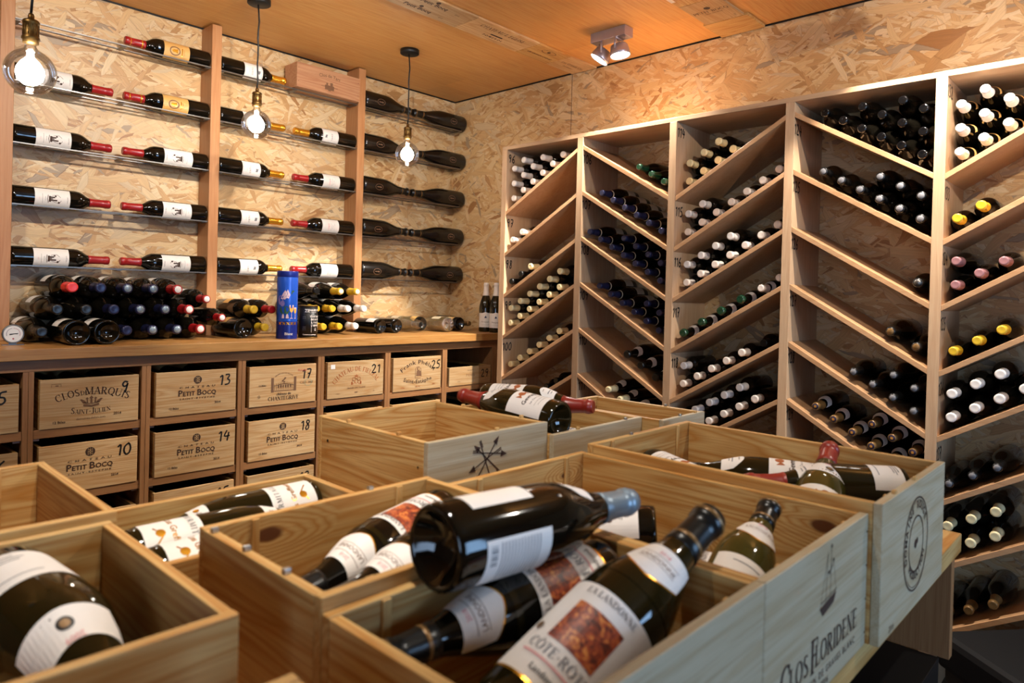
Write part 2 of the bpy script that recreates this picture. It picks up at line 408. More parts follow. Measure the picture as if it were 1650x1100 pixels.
# a small serif alphabet drawn with broad and thin pen strokes
def _st(a, b, w, s0=True, s1=True):
    out = [ribbon([a, b], w)]
    for p, s in ((a, s0), (b, s1)):
        if s: out.append(rect(p[0]-.15, p[1]-.022 if p[1] > .5 else p[1]-.02, p[0]+.15, p[1]+.022))
    return out
T, t_ = .15, .05
def _ar(cx, cy, rx, ry, a0, a1, n=20, mx=T, mn=t_):
    P = []; W = []
    for k in range(n+1):
        a = math.radians(a0+(a1-a0)*k/n); P.append((cx+rx*math.cos(a), cy+ry*math.sin(a))); W.append(mn+(mx-mn)*abs(math.cos(a)))
    return [ribbon(P, W)]
G = {
 'A': (.8, _st((.08, 0), (.4, 1), t_, 1, 0)+_st((.72, 0), (.4, 1), T, 1, 0)+[rect(.2, .33, .62, .38)]),
 'B': (.7, _st((.15, 0), (.15, 1), T)+_ar(.3, .75, .24, .23, -90, 90)+_ar(.3, .27, .3, .25, -90, 90)+[rect(.15, .95, .3, 1), rect(.15, .5, .3, .54), rect(.15, 0, .3, .05)]),
 'C': (.8, _ar(.43, .5, .34, .49, 50, 310)+[rect(.62, .68, .68, .98), rect(.62, .04, .66, .26)]),
 'D': (.85, _st((.15, 0), (.15, 1), T)+_ar(.3, .5, .42, .475, -90, 90)+[rect(.15, .95, .3, 1), rect(.15, 0, .3, .05)]),
 'E': (.65, _st((.15, 0), (.15, 1), T)+[rect(.15, .95, .58, 1), rect(.15, 0, .6, .05), rect(.15, .49, .48, .54), rect(.54, .8, .58, 1), rect(.56, 0, .6, .22), rect(.45, .4, .48, .62)]),
 'F': (.62, _st((.15, 0), (.15, 1), T)+[rect(.15, .95, .58, 1), rect(.15, .49, .46, .54), rect(.54, .78, .58, 1), rect(.43, .4, .46, .62)]),
 'G': (.85, _ar(.43, .5, .34, .49, 50, 320)+[rect(.62, .68, .68, .98)]+_st((.7, .05), (.7, .42), T, 0, 1)+[rect(.56, .4, .82, .44)]),
 'H': (.85, _st((.15, 0), (.15, 1), T)+_st((.7, 0), (.7, 1), T)+[rect(.15, .48, .7, .53)]),
 'I': (.34, _st((.17, 0), (.17, 1), T)),
 'J': (.5, _st((.32, .1), (.32, 1), T, 0, 1)+_ar(.18, .1, .14, .14, -160, 0)),
 'L': (.62, _st((.15, 0), (.15, 1), T)+[rect(.15, 0, .58, .05), rect(.54, 0, .58, .26)]),
 'M': (1.0, _st((.13, 0), (.15, 1), t_)+_st((.17, 1), (.5, .04), T, 0, 0)+_st((.5, .04), (.84, 1), t_, 0, 0)+_st((.85, 0), (.85, 1), T)),
 'N': (.85, _st((.14, 0), (.14, 1), t_)+_st((.14, 1), (.7, 0), T, 0, 0)+_st((.7, 0), (.7, 1), t_, 0, 1)),
 'O': (.86, _ar(.43, .5, .34, .49, 0, 360, 32)),
 'P': (.66, _st((.15, 0), (.15, 1), T)+_ar(.3, .74, .26, .24, -90, 90)+[rect(.15, .95, .3, 1), rect(.15, .48, .3, .53)]),
 'Q': (.86, _ar(.43, .5, .34, .49, 0, 360, 32)+_st((.45, .12), (.8, -.16), T, 0, 0)),
 'R': (.78, _st((.15, 0), (.15, 1), T)+_ar(.3, .74, .26, .24, -90, 90)+[rect(.15, .95, .3, 1), rect(.15, .48, .3, .53)]+_st((.34, .5), (.68, 0), T, 0, 1)),
 'S': (.62, _ar(.31, .74, .2, .24, 40, 200)+_ar(.31, .26, .22, .25, 20, -150)+[ribbon([(.12, .66), (.5, .36)], [T*.8, T])]),
 'T': (.7, _st((.35, 0), (.35, 1), T, 1, 0)+[rect(.05, .95, .65, 1), rect(.05, .76, .09, 1), rect(.61, .76, .65, 1)]),
 'U': (.85, _st((.15, .3), (.15, 1), T, 0, 1)+_st((.7, .3), (.7, 1), t_, 0, 1)+_ar(.425, .3, .275, .3, 180, 360)),
 'V': (.8, _st((.08, 1), (.4, 0), T, 1, 0)+_st((.4, 0), (.72, 1), t_, 0, 1)),
 'X': (.8, _st((.1, 1), (.7, 0), T)+_st((.1, 0), (.7, 1), t_)),
 'Z': (.7, [rect(.08, .95, .62, 1), rect(.06, 0, .62, .05), rect(.08, .8, .12, 1), rect(.58, 0, .62, .2)]+[ribbon([(.58, .98), (.1, .02)], T)]),
 '-': (.4, [rect(.08, .38, .34, .46)]), ' ': (.35, []), '.': (.25, [disc(.1, .05, .06)]),
}
def serif(s, h, small=.74, space=.06):
    """centred serif lettering; lower-case letters in s are set as small capitals"""
    x = 0; parts = []
    for ch in s:
        k = 1.0
        acc = ch in 'éÉâÂôÔ'
        base = {'é': 'e', 'É': 'E', 'â': 'a', 'Â': 'A', 'ô': 'o', 'Ô': 'O'}.get(ch, ch)
        if base.islower(): k = small
        adv, st = G.get(base.upper(), G[' '])
        for sh in st: parts.append(xform(sh, x, 0, k))
        if acc: parts.append(ribbon([(x+.3*k, 1.08*k), (x+.45*k, 1.25*k)], .05))
        x += (adv+space)*k
    m = merge(*parts) if parts else ([], [])
    return [((a-x/2)*h, b*h) for a, b in m[0]], m[1]
# handwritten marker digits
HW = {
 '0': [[(.45, 1), (.15, .75), (.1, .35), (.3, 0), (.55, .1), (.65, .5), (.55, .85), (.4, 1)]],
 '1': [[(.12, .74), (.38, 1), (.34, 0)]],
 '2': [[(.1, .8), (.3, 1), (.55, .85), (.5, .55), (.1, .02), (.7, .08)]],
 '3': [[(.1, .95), (.45, 1), (.5, .8), (.28, .58), (.58, .4), (.5, .08), (.1, .02)]],
 '4': [[(.35, 1), (.08, .42), (.68, .46)], [(.55, .8), (.45, 0)]],
 '5': [[(.62, 1), (.22, .95), (.16, .58), (.5, .55), (.6, .25), (.4, .02), (.08, .06)]],
 '6': [[(.55, 1), (.2, .65), (.1, .25), (.3, 0), (.55, .15), (.52, .42), (.3, .5), (.13, .35)]],
 '7': [[(.08, .95), (.62, 1), (.3, 0)], [(.2, .5), (.55, .54)]],
 '8': [[(.5, .9), (.25, 1), (.15, .78), (.5, .4), (.45, .05), (.2, 0), (.12, .25), (.5, .72), (.5, .9)]],
 '9': [[(.55, .9), (.28, 1), (.12, .75), (.25, .52), (.5, .62), (.56, .92), (.4, 0)]],
}
def hand(s, h, w=.11):
    x = 0; parts = []
    for ch in s:
        for ln in HW[ch]:
            P = []
            for a, b in zip(ln, ln[1:]):
                for q in range(3): P.append((a[0]+(b[0]-a[0])*q/3, a[1]+(b[1]-a[1])*q/3))
            P.append(ln[-1])
            P2 = [P[0]]+[((P[i-1][0]+P[i][0]*2+P[i+1][0])/4, (P[i-1][1]+P[i][1]*2+P[i+1][1])/4) for i in range(1, len(P)-1)]+[P[-1]]
            parts.append(xform(ribbon(P2, w), x, 0, 1, shear=.08))
        x += .52 if ch == '1' else .76
    m = merge(*parts)
    return [((a-x/2)*h, (b-.5)*h) for a, b in m[0]], m[1]

# ------------------------------------------------------------------ room shell
struct(MB().box(XL, XR+.1, YF-.05, YB+.1, -.05, 0, 'floor').obj('floor'))
struct(MB().box(XL, XR+.1, YF-.05, YB+.1, CEIL, CEIL+.05, 'ceiling').obj('ceiling'))
struct(MB().box(XL, XR+.1, YB, YB+.05, 0, CEIL, 'osb_back').obj('wall_back'))
struct(MB().box(XR, XR+.05, YF, YB, 0, CEIL, 'osb_right').obj('wall_right'))
LY0, LY1, LZ0, LZ1 = -1.6, -.1, .8, 2.1
struct(MB().box(XL-.05, XL, YF, LY0, 0, CEIL, 'plaster').box(XL-.05, XL, LY1, YB, 0, CEIL, 'plaster').box(XL-.05, XL, LY0, LY1, 0, LZ0, 'plaster').box(XL-.05, XL, LY0, LY1, LZ1, CEIL, 'plaster').obj('wall_left'))
wl2 = struct(MB().box(XL-.045, XL-.005, LY0, LY0+.05, LZ0, LZ1, 'oak_z').box(XL-.045, XL-.005, LY1-.05, LY1, LZ0, LZ1, 'oak_z').box(XL-.045, XL-.005, LY0, LY1, LZ0, LZ0+.05, 'oak_y').box(XL-.045, XL-.005, LY0, LY1, LZ1-.05, LZ1, 'oak_y').obj('added_window'))  # unseen second window, added to let in the cool side fill
MB().box(XL-.028, XL-.024, LY0+.05, LY1-.05, LZ0+.05, LZ1-.05, 'pane').obj('pane', wl2)
WX0, WX1, WZ0, WZ1 = .7, 2.2, .7, 2.1
wf = MB()
wf.box(XL, WX0, YF-.05, YF, 0, CEIL, 'plaster').box(WX1, XR, YF-.05, YF, 0, CEIL, 'plaster')
wf.box(WX0, WX1, YF-.05, YF, 0, WZ0, 'plaster').box(WX0, WX1, YF-.05, YF, WZ1, CEIL, 'plaster')
struct(wf.obj('wall_front'))
wn = struct(MB().box(WX0, WX0+.05, YF-.045, YF-.005, WZ0, WZ1, 'oak_z').box(WX1-.05, WX1, YF-.045, YF-.005, WZ0, WZ1, 'oak_z')
            .box(WX0, WX1, YF-.045, YF-.005, WZ0, WZ0+.05, 'oak_x').box(WX0, WX1, YF-.045, YF-.005, WZ1-.05, WZ1, 'oak_x')
            .box(1.425, 1.475, YF-.045, YF-.005, WZ0, WZ1, 'oak_z').obj('window_1'))
MB().box(WX0+.05, WX1-.05, YF-.028, YF-.024, WZ0+.05, WZ1-.05, 'pane').obj('pane', wn)
struct(MB().box(XL, XR, YB-.006, YB, CEIL-.007, CEIL, 'black').box(XR-.006, XR, YF, YB, CEIL-.007, CEIL, 'black').obj('trim_1'))
# fine joint between boards of the right wall
struct(MB().box(XR-.0008, XR, 2.478, 2.481, 2.2, CEIL, 'ink').obj('trim_2'))

# ------------------------------------------------------------------ bottles
PROF = {
 'bordeaux': (.0375, [(0, .022), (.012, .02), (.024, .012), (.031, .003), (.034, 0), (.0368, .003), (.0375, .010), (.0375, .186), (.0362, .198), (.031, .210), (.0235, .220), (.0172, .229), (.0148, .240), (.0140, .272), (.0140, .284), (.0152, .285), (.0152, .297), (.0142, .300), (0, .300)]),
 'burgundy': (.0410, [(0, .026), (.014, .024), (.027, .014), (.034, .003), (.037, 0), (.0400, .003), (.0410, .011), (.0410, .138), (.0400, .154), (.0365, .174), (.030, .196), (.0230, .216), (.0180, .234), (.0155, .252), (.0145, .274), (.0145, .283), (.0158, .284), (.0158, .292), (.0145, .296), (.0145, .300), (0, .300)]),
 'champagne': (.0440, [(0, .03), (.016, .028), (.029, .016), (.036, .003), (.039, 0), (.0425, .003), (.0440, .012), (.0440, .128), (.0425, .148), (.0375, .172), (.030, .197), (.0225, .221), (.0175, .245), (.0155, .268), (.0150, .282), (.0185, .284), (.0185, .291), (.0165, .293), (.0165, .300), (0, .300)]),
}
_bm = {}
def prof_r(kind, z):
    p = PROF[kind][1][5:]
    for a, b in zip(p, p[1:]):
        if a[1] <= z <= b[1] and b[1] > a[1]: return a[0]+(b[0]-a[0])*(z-a[1])/(b[1]-a[1])
    return p[-1][0]
def glass_mesh(kind, rs, ls, mat):
    k = ('g', kind, rs, ls, mat)
    if k not in _bm: _bm[k] = MB().lathe([(r*rs, z*ls) for r, z in PROF[kind][1]], mat, 40).mesh('glass_body')
    return _bm[k]
def caps_mesh(kind, rs, ls, mat, z0=.232, ringmat=None, topmat=None, lip=False):
    k = ('c', kind, rs, ls, mat, z0, ringmat, topmat, lip)
    if k not in _bm:
        pr = [p for p in PROF[kind][1] if p[1] > z0]
        r0 = prof_r(kind, z0)
        P = [((r0+.0001)*rs, z0*ls), ((r0+.0008)*rs, (z0+.0005)*ls)]+[((r+.0009)*rs, z*ls) for r, z in pr[:-1]]
        P[-1] = (P[-1][0]-.0012*rs, (.3012)*ls); P.append(((pr[-2][0]-.003)*rs, .3016*ls)); P.append((.006*rs, .3008*ls)); P.append((0, .3008*ls))
        b = MB().lathe(P, mat, 28)
        if ringmat:
            for zz in (z0+.010, z0+.050):
                rr = (prof_r(kind, zz)+.0013)*rs
                b.lathe([(rr, zz*ls), (rr+.0004, (zz+.001)*ls), (rr+.0004, (zz+.0035)*ls), (rr, (zz+.0045)*ls)], ringmat, 28)
        if topmat:
            rr = (pr[-2][0]-.003)*rs
            b.lathe([(rr, .3018*ls), (rr*.98, .3022*ls), (0, .3022*ls)], topmat[0], 20)
            if len(topmat) > 1:
                for q in range(8):
                    a = q*math.pi/4; c_, s_ = math.cos(a), math.sin(a)
                    sh = poly([(rr*.12*c_-rr*.1*s_, rr*.12*s_+rr*.1*c_), (rr*.12*c_+rr*.1*s_, rr*.12*s_-rr*.1*c_), (rr*.72*c_, rr*.72*s_)])
                    b.add(sh, lambda x, y: (x, y, .3026*ls), topmat[1])
        _bm[k] = b.mesh('capsule')
    return _bm[k]
def grid(x0, y0, x1, y1, n=16, edge=None, ny=1):
    V = []; F = []
    for j in range(ny+1):
        for k in range(n+1):
            x = x0+(x1-x0)*k/n; y = y0+(y1-y0)*j/ny
            if edge: y = edge(k/n, j/ny, x, y)
            V.append((x, y))
    for j in range(ny):
        for k in range(n):
            a = j*(n+1)+k; F.append((a, a+1, a+n+2, a+n+1))
    return V, F
def slice2d(sh, step=.0045):
    """cut a flat shape into narrow strips so that it can follow a curved surface"""
    if not sh[0]: return sh
    xs = [p[0] for p in sh[0]]; lo, hi = min(xs), max(xs)
    if hi-lo < step: return sh
    t = bmesh.new(); vs = [t.verts.new((x, y, 0)) for x, y in sh[0]]
    for f in sh[1]:
        try: t.faces.new([vs[q] for q in f])
        except ValueError: pass
    k = math.ceil(lo/step)
    while k*step < hi:
        bmesh.ops.bisect_plane(t, geom=t.verts[:]+t.edges[:]+t.faces[:], plane_co=(k*step, 0, 0), plane_no=(1, 0, 0)); k += 1
    t.verts.index_update()
    out = [(v.co.x, v.co.y) for v in t.verts], [tuple(v.index for v in f.verts) for f in t.faces]
    t.free(); return out
def lab_mesh(key, kind, rs, ls, layers):
    """layers: list of (shape, material); x along the girth in metres, y height along the bottle"""
    k = ('l', key, kind, rs, ls)
    if k not in _bm:
        b = MB()
        for i, (sh, m) in enumerate(layers):
            d = .0005+.00022*i
            def fn(x, y):
                r = prof_r(kind, min(.299, y/ls))*rs+d
                return (r*math.sin(x/r), -r*math.cos(x/r), y)
            b.add(slice2d(sh), fn, m)
        _bm[k] = b.mesh('label')
    return _bm[k]
def mk(name, mesh, parent, label=None):
    o = D.objects.new(name, mesh); C.objects.link(o); o.parent = parent
    if label: o['label'] = label
    return o
def bottle(name, label, base, tip, face=(0, 0, 1), kind='bordeaux', R=None, L=None, glass='glass', cap=None, cap_z=.232, ring=None, top=None,
           labels=(), cat='bottle', group=None, neck=None):
    """base -> tip axis; face = direction the front label looks to; labels = [(part name, key, layer function)]"""
    base = Vector(base); tip = Vector(tip); ax = (tip-base).normalized()
    L = L or (tip-base).length; ls = round(L/.3, 4); R = R or PROF[kind][0]; rs = round(R/PROF[kind][0], 4)
    f = Vector(face); y = -(f-ax*f.dot(ax)).normalized(); x = y.cross(ax)
    t = thing(name, label, cat, group)
    t.matrix_world = Matrix(((x.x, y.x, ax.x, base.x), (x.y, y.y, ax.y, base.y), (x.z, y.z, ax.z, base.z), (0, 0, 0, 1)))
    mk('glass_body', glass_mesh(kind, rs, ls, glass), t)
    if cap: mk('capsule', caps_mesh(kind, rs, ls, cap, cap_z, ring, top), t)
    for pn, key, fn in labels: mk(pn, lab_mesh(key, kind, rs, ls, fn(R, ls)), t)
    return t
# label designs -------------------------------------------------
def up(sh, dy): return [(x, y+dy) for x, y in sh[0]], sh[1]
def d_plain(z0, z1, hw, m='white', lines=True, mk_='greyp'):
    def f(R, ls):
        L_ = [(grid(-hw*R, z0*ls, hw*R, z1*ls), m)]
        if lines:
            c = (z0+z1)/2*ls; h = (z1-z0)*ls
            L_.append((merge(*[rect(-R*.5*q, c+h*p-.0008, R*.5*q, c+h*p+.0008) for p, q in ((-.38, .5), (-.3, .8), (-.22, .6), (.3, .9))]), mk_))
        return L_
    return f
def d_etching(R, ls):       # château etching label
    z0, z1 = .062*ls, .166*ls
    tower = merge(rect(-.012, z0+.048, .012, z0+.056), rect(-.010, z0+.056, -.004, z0+.070), rect(.002, z0+.056, .008, z0+.078), rect(-.003, z0+.056, .001, z0+.063),
                  ribbon([(-.016, z0+.046), (0, z0+.043), (.017, z0+.047)], .002), ribbon([(-.014, z0+.06), (-.018, z0+.08), (-.008, z0+.09)], .0016), ribbon([(.01, z0+.062), (.017, z0+.085), (.004, z0+.092)], .0016), disc(.013, z0+.084, .004), disc(-.012, z0+.072, .0035))
    return [(grid(-1.15*R, z0, 1.15*R, z1), 'white'), (merge(up(text('CHÂTEAU', .0045), z1-.012), up(text('PAUILLAC', .003), z0+.035), rect(-.02, z0+.026, .02, z0+.0268)), 'ink'),
            (tower, 'ink'), (up(text('2010', .0035), z0+.014), 'rosep')]
def d_talbot(R, ls):
    z0, z1 = .098*ls, .178*ls; m = (z0+z1)/2
    return [(grid(-1.15*R, z0, 1.15*R, z1), 'white'), (merge(ribbon([(-.036, z0+.004), (.036, z0+.004)], .0008), ribbon([(-.036, z1-.004), (.036, z1-.004)], .0008), up(serif('TALBOT', .0085), m-.012), up(serif('saint-julien', .003), m-.024)), 'ink'),
            (merge(disc(0, z1-.020, .006), rect(-.008, z1-.026, -.004, z1-.012), rect(.003, z1-.028, .008, z1-.016)), 'greyp')]
def d_redscript(R, ls):
    z0, z1 = .085*ls, .17*ls; m = (z0+z1)/2
    return [(grid(-1.15*R, z0, 1.15*R, z1), 'white'), (merge(up(text('Langoa', .010, space=.95), m+.010), ribbon([(-.02, m+.006), (.02, m+.008)], .0008)), 'rosep'),
            (merge(up(text('GRAND CRU CLASSE', .0032), m-.004), up(text('Saint-Julien', .004), m-.014), rect(-.022, m-.024, .022, m-.0235)), 'inkf')]
def d_gold(R, ls):
    z0, z1 = .082*ls, .175*ls; m = (z0+z1)/2
    return [(grid(-1.15*R, z0, 1.15*R, z1), 'goldlab'), (merge(disc(0, m+.010, .021, .024)), 'inkf'), (merge(disc(0, m+.010, .016, .019)), 'goldlab'),
            (merge(poly([(-.010, m-.002), (.010, m-.002), (.007, m+.004), (.006, m+.018), (0, m+.024), (-.006, m+.018), (-.007, m+.004)]), rect(-.018, m-.024, .018, m-.020), up(text('SAINT-EMILION', .003), m-.032)), 'gold')]
def d_champ(R, ls):
    m = .085*ls
    return [(ringshape(0, m, .017, .026, .002), 'inkf'), (merge(ribbon([(0, m-.016), (0, m+.016)], .004), ribbon([(-.007, m+.006), (.007, m+.010)], .002)), 'inkf')]
def d_collar(z0, z1, m='white', hw=1.2):
    def f(R, ls):
        def e(k, j, x, y): return y+(.012*ls*(abs(2*k-1)**1.5) if j else .012*ls*(abs(2*k-1)**1.5))
        return [(grid(-hw*R*.8, z0*ls, hw*R*.8, z1*ls, 16, e, 2), m)]
    return f
def d_landonne(R, ls):
    z0, z1 = .030*ls, .135*ls; m = (z0+z1)/2; w = 1.35*R
    L_ = [(grid(-w, z0, w, z1), 'white'), (grid(-w, z0-.0022, w, z0+.0004), 'gold'),
          (grid(-.026, z0+.042, .026, z0+.088, 12), 'picture'),
          (merge(up(serif('LA LANDONNE', .0066), z1-.0112), up(text('LIRAC LANDONNE', .0001), z0)), 'ink'),
          (up(serif('CÔTE-RÔTIE', .0098), z0+.0265), 'greyp'), (grid(-.036, z0+.0205, .036, z0+.0222), 'rosep'),
          (up(text('Landonne', .0062, .01), z0+.0085), 'inkb'), (disc(-.043, z0+.048, .0042), 'cbrown')]
    return L_
def d_landcollar(R, ls):
    z0, z1 = .184*ls, .216*ls
    def e(k, j, x, y): return y+(abs(2*k-1)**2)*.004 - (1-abs(2*k-1)**1.3)*.010*(0 if j else 1)+ (1-abs(2*k-1)**2)*.004*j
    sh = grid(-.034, z0, .034, z1, 18, e, 3); edge = grid(-.034, z0-.002, .034, z0+.0008, 18, lambda k, j, x, y: e(k, 0, x, y), 1)
    return [(edge, 'gold'), (sh, 'white'), (merge(up(text('LANDONNE', .0055, .004), z0+.012), ribbon([(-.022, z0+.0215), (.022, z0+.0215)], .0006), ribbon([(-.022, z0+.0095), (.022, z0+.0095)], .0006)), 'inkf'),
            (up(text('2018', .0048, .01), z0+.0245), 'rosep')]
def d_band(R, ls):          # embossed ring of thicker glass
    return [(grid(-2.3*R*.95, .158*ls, 2.3*R*.95, .166*ls, 30), 'glass_o')]
def d_back(R, ls):
    z0, z1 = .035*ls, .115*ls; m = (z0+z1)/2
    rows = [rect(-.028, z0+.016+.0042*i, .028-.006*(i % 3), z0+.0172+.0042*i) for i in range(13)]
    rows += [rect(-.026+.0022*i, z0+.004, -.0255+.0022*i+.0006*(i % 3), z0+.012) for i in range(9)]
    return [(grid(-.034, z0, .034, z1, 12), 'white'), (merge(*rows), 'greyp')]
def d_backside(R, ls):
    o = 2.15*R; z0, z1 = .032*ls, .118*ls
    rows = [rect(o-.026, z0+.018+.0042*i, o+.026-.006*(i % 3), z0+.0192+.0042*i) for i in range(13)]+[rect(o-.024+.0022*i, z0+.005, o-.0235+.0022*i+.0006*(i % 3), z0+.013) for i in range(9)]
    return [(grid(o-.030, z0, o+.030, z1, 12), 'white'), (merge(*rows), 'greyp')]
def d_hermitage(R, ls):
    z0, z1 = .012*ls, .088*ls; w = 1.3*R
    return [(grid(-w, z0, w, z1), 'white'), (up(serif('HERMITAGE', .0078, space=.2), z1-.016), 'inkb'),
            (merge(up(text('Les Greffieux', .0088, .01), z1-.040), disc(-.004, z1-.053, .006), ribbon([(-.014, z1-.06), (0, z1-.05), (.014, z1-.062)], .002)), 'gold')]
def d_smallcollar(R, ls):
    z0, z1 = .180*ls, .205*ls
    return [(grid(-.028, z0, .028, z1, 16, None, 2), 'white'), (merge(up(text('2017', .0065, .01), z0+.009)), 'inkf'), (disc(.014, z0+.014, .004), 'gold')]
def d_domaine(R, ls):
    z0, z1 = .028*ls, .122*ls; w = 1.2*R
    crest = merge(disc(.0, z1-.018, .008), poly([(-.016, z1-.012), (-.006, z1-.020), (-.014, z1-.028)]), poly([(.016, z1-.012), (.006, z1-.020), (.014, z1-.028)]))
    return [(grid(-w, z0, w, z1), 'white'), (crest, 'inkr'), (merge(up(text('Gevrey-C', .0105, .015), z1-.044), up(text('1er Cru - Lavaux', .005), z1-.057), rect(-.02, z0+.014, .02, z0+.0146), rect(-.024, z0+.022, .024, z0+.0226)), 'ink'), (disc(.022, z1-.04, .004), 'wax')]
def d_shield(R, ls):
    z0, z1 = .165*ls, .205*ls
    def e(k, j, x, y): return y if j else y+.018*ls*(abs(2*k-1)**2)
    return [(grid(-.026, z0, .026, z1, 14, e, 2), 'white'), (merge(rect(-.01, z0+.020, .01, z0+.022), rect(-.006, z0+.026, .006, z0+.0275)), 'greyp')]
def d_magnumcollar(R, ls):
    z0, z1 = .165*ls, .205*ls
    def e(k, j, x, y): return y+.010*ls*(abs(2*k-1)**1.6)
    return [(grid(-.045, z0, .045, z1, 20, e, 2), 'white'), (merge(disc(0, z0+.018, .0070)), 'cdark'), (disc(0, z0+.018, .0042), 'cbrown'), (up(text('2009', .006), z0+.032), 'rosep')]
LAND = [('label', 'land', d_landonne), ('neck_label', 'landc', d_landcollar), ('raised_ring', 'band', d_band)]

# ------------------------------------------------------------------ chevron wine rack on the right wall
RX0 = 2.789; PT = .018; RM = .5269; RK = 2.6943; RTOP = 2.212; DZ = .2289; SL = .592
PY = [RK-RM*j for j in range(6)]
rack = thing('wine_rack', 'tall pale wooden chevron wine rack with numbered slanting bins along the right wall', 'wine rack', loc=(RX0, PY[3], 0))
def rk(b, name): 
    o = b.obj(name, rack, .0012); o.matrix_parent_inverse = Matrix.Translation((-RX0, -PY[3], 0)); return o
for y in PY: rk(MB().box(RX0, XR-.001, y-PT, y+PT, .0, RTOP-.02, 'edge_z'), 'upright_panel')
rk(MB().box(RX0, XR-.001, PY[5]-PT, PY[0]+PT, RTOP-.02, RTOP, 'edge_y'), 'top_board')
def bin_geo(c, k):
    """returns (rising, y_corner, z_low, direction) of bin k in column c"""
    if c % 2 == 0: return True, PY[c]-PT, 1.845-DZ*k-(.003 if c == 0 else 0), -1
    return False, PY[c+1]+PT, 1.851-DZ*k, 1
for c in range(5):
    for k in range(8):
        ri, yc, zl, d = bin_geo(c, k)
        W_ = RM-2*PT
        h = .0105
        y2 = yc+d*W_; z2 = zl+W_*SL
        rk(MB().prism([(yc, zl-h), (y2, z2-h), (y2, z2+h), (yc, zl+h)], 0, RX0+.001, XR-.002, 'beech_y'), 'slanted_shelf')
NUM0 = {0: 96, 1: 105, 2: 114, 3: 123, 4: 132}
for c in range(5):
    for k in range(8):
        if c in (1, 3) and k == 0: continue
        ylp = PY[c]-PT
        if k == 0: zz = RTOP-.02-.045
        else: zz = (1.845-DZ*(k-1) if c % 2 == 0 else 1.851-DZ*(k-1)+(RM-2*PT)*SL)-.012-.043
        s = str(NUM0[c]+k)
        b = MB().add(hand(s, .044, .155), lambda x, y: (RX0+.038+x*.85, ylp-.0009, zz+y), 'inkb')
        rk(b, 'painted_number')
WORDS = ['first', 'second', 'third', 'fourth', 'fifth', 'sixth', 'seventh', 'eighth']
COLN = ['first', 'second', 'third', 'fourth', 'fifth']
def binname(c, k):
    if c in (1, 3) and k == 0: return 'unnumbered top bin of %s column' % COLN[c]
    return 'bin %d, %s down in %s column' % (NUM0[c]+k, WORDS[k], COLN[c])
def rack_bottle(c, k, i, j, cap, capw, kind='bordeaux', rec=.0, Lx=None, pos=None, glass='glass', labels=(), ring=None, top=None, top_z=.232, R=.0385, face=None, row=None, nrow=None):
    ri, yc, zl, d = bin_geo(c, k)
    if pos: y, z = pos
    else:
        y = yc+d*(.0395+.0682*i); z = zl+abs(y-yc)*SL+.059+.0815*j
    rw = {0: 'lower layer', 1: 'second layer', 2: 'top layer'}[j if row is None else row]
    n = int(round(i)) if nrow is None else nrow
    order = 'lowest on the slope' if n == 0 else '%s up the slope' % WORDS[n]
    bottle('wine_bottle', '%s bottle, %s, %s, %s' % (capw, order, rw, binname(c, k)), (XR-.012, y, z), (RX0+.006+rec, y, z), face or (-.35, -.3, 1),
           kind, R, (XR-.012)-(RX0+.006+rec), glass, cap, top_z, ring, top, labels, 'bottle', 'bottles in %s' % binname(c, k))
NAVL = [('label', 'navl', d_plain(.04, .11, 1.2, 'cream', False)), ('neck_label', 'navn', d_plain(.218, .224, 2.6, 'cream', False))]
COLL = [('neck_label', 'coll', d_collar(.185, .215, 'white'))]
def fill(c, k, rows, cap, capw, **kw):
    for j, cols in rows.items():
        for i in cols: rack_bottle(c, k, i, j, cap, capw, **kw)
# column 1: bins 96 to 101
fill(0, 0, {0: range(6), 1: range(4), 2: range(2)}, 'cwhite', 'white-capped', rec=.012)
fill(0, 1, {0: range(2)}, 'cwhite', 'white-capped', rec=.012)
fill(0, 2, {0: [0, 1]}, 'cdark', 'dark-topped', rec=.012); fill(0, 2, {0: [2]}, 'ccream', 'cream-capped', rec=.012)
fill(0, 3, {0: range(6), 1: range(6)}, 'ccream', 'cream-capped', rec=.012)
fill(0, 4, {0: range(6)}, 'ccream', 'cream-capped', rec=.02)
fill(0, 5, {0: [3, 4]}, 'cdark', 'dark recessed', rec=.09)
# column 2: top bin, 106 to 110
fill(1, 0, {0: range(3)}, 'cgreen', 'green-lipped', kind='burgundy', rec=.02)
fill(1, 1, {0: range(6)}, 'navy', 'navy-capped', kind='burgundy', labels=NAVL, rec=.01)
fill(1, 2, {0: range(7), 1: range(4)}, 'navy', 'navy-capped', kind='burgundy', labels=NAVL, rec=.01)
fill(1, 3, {0: range(6), 1: range(2)}, 'navy', 'navy-capped', kind='burgundy', labels=NAVL, rec=.01)
for n, (i, dz) in enumerate([(.25, .006), (1.45, .006), (2.6, .006)]):
    rack_bottle(1, 4, i, 0, 'cdark', 'open green-glass', kind='champagne', labels=COLL, R=.0435, rec=.02, top_z=.28, nrow=n, glass='glass')
for n, i in enumerate([1.9, 2.9, 3.9]): rack_bottle(1, 5, i, 0, 'ccream', 'cream-capped', kind='burgundy', labels=[('neck_label', 'sq', d_shield)], rec=.0, nrow=n)
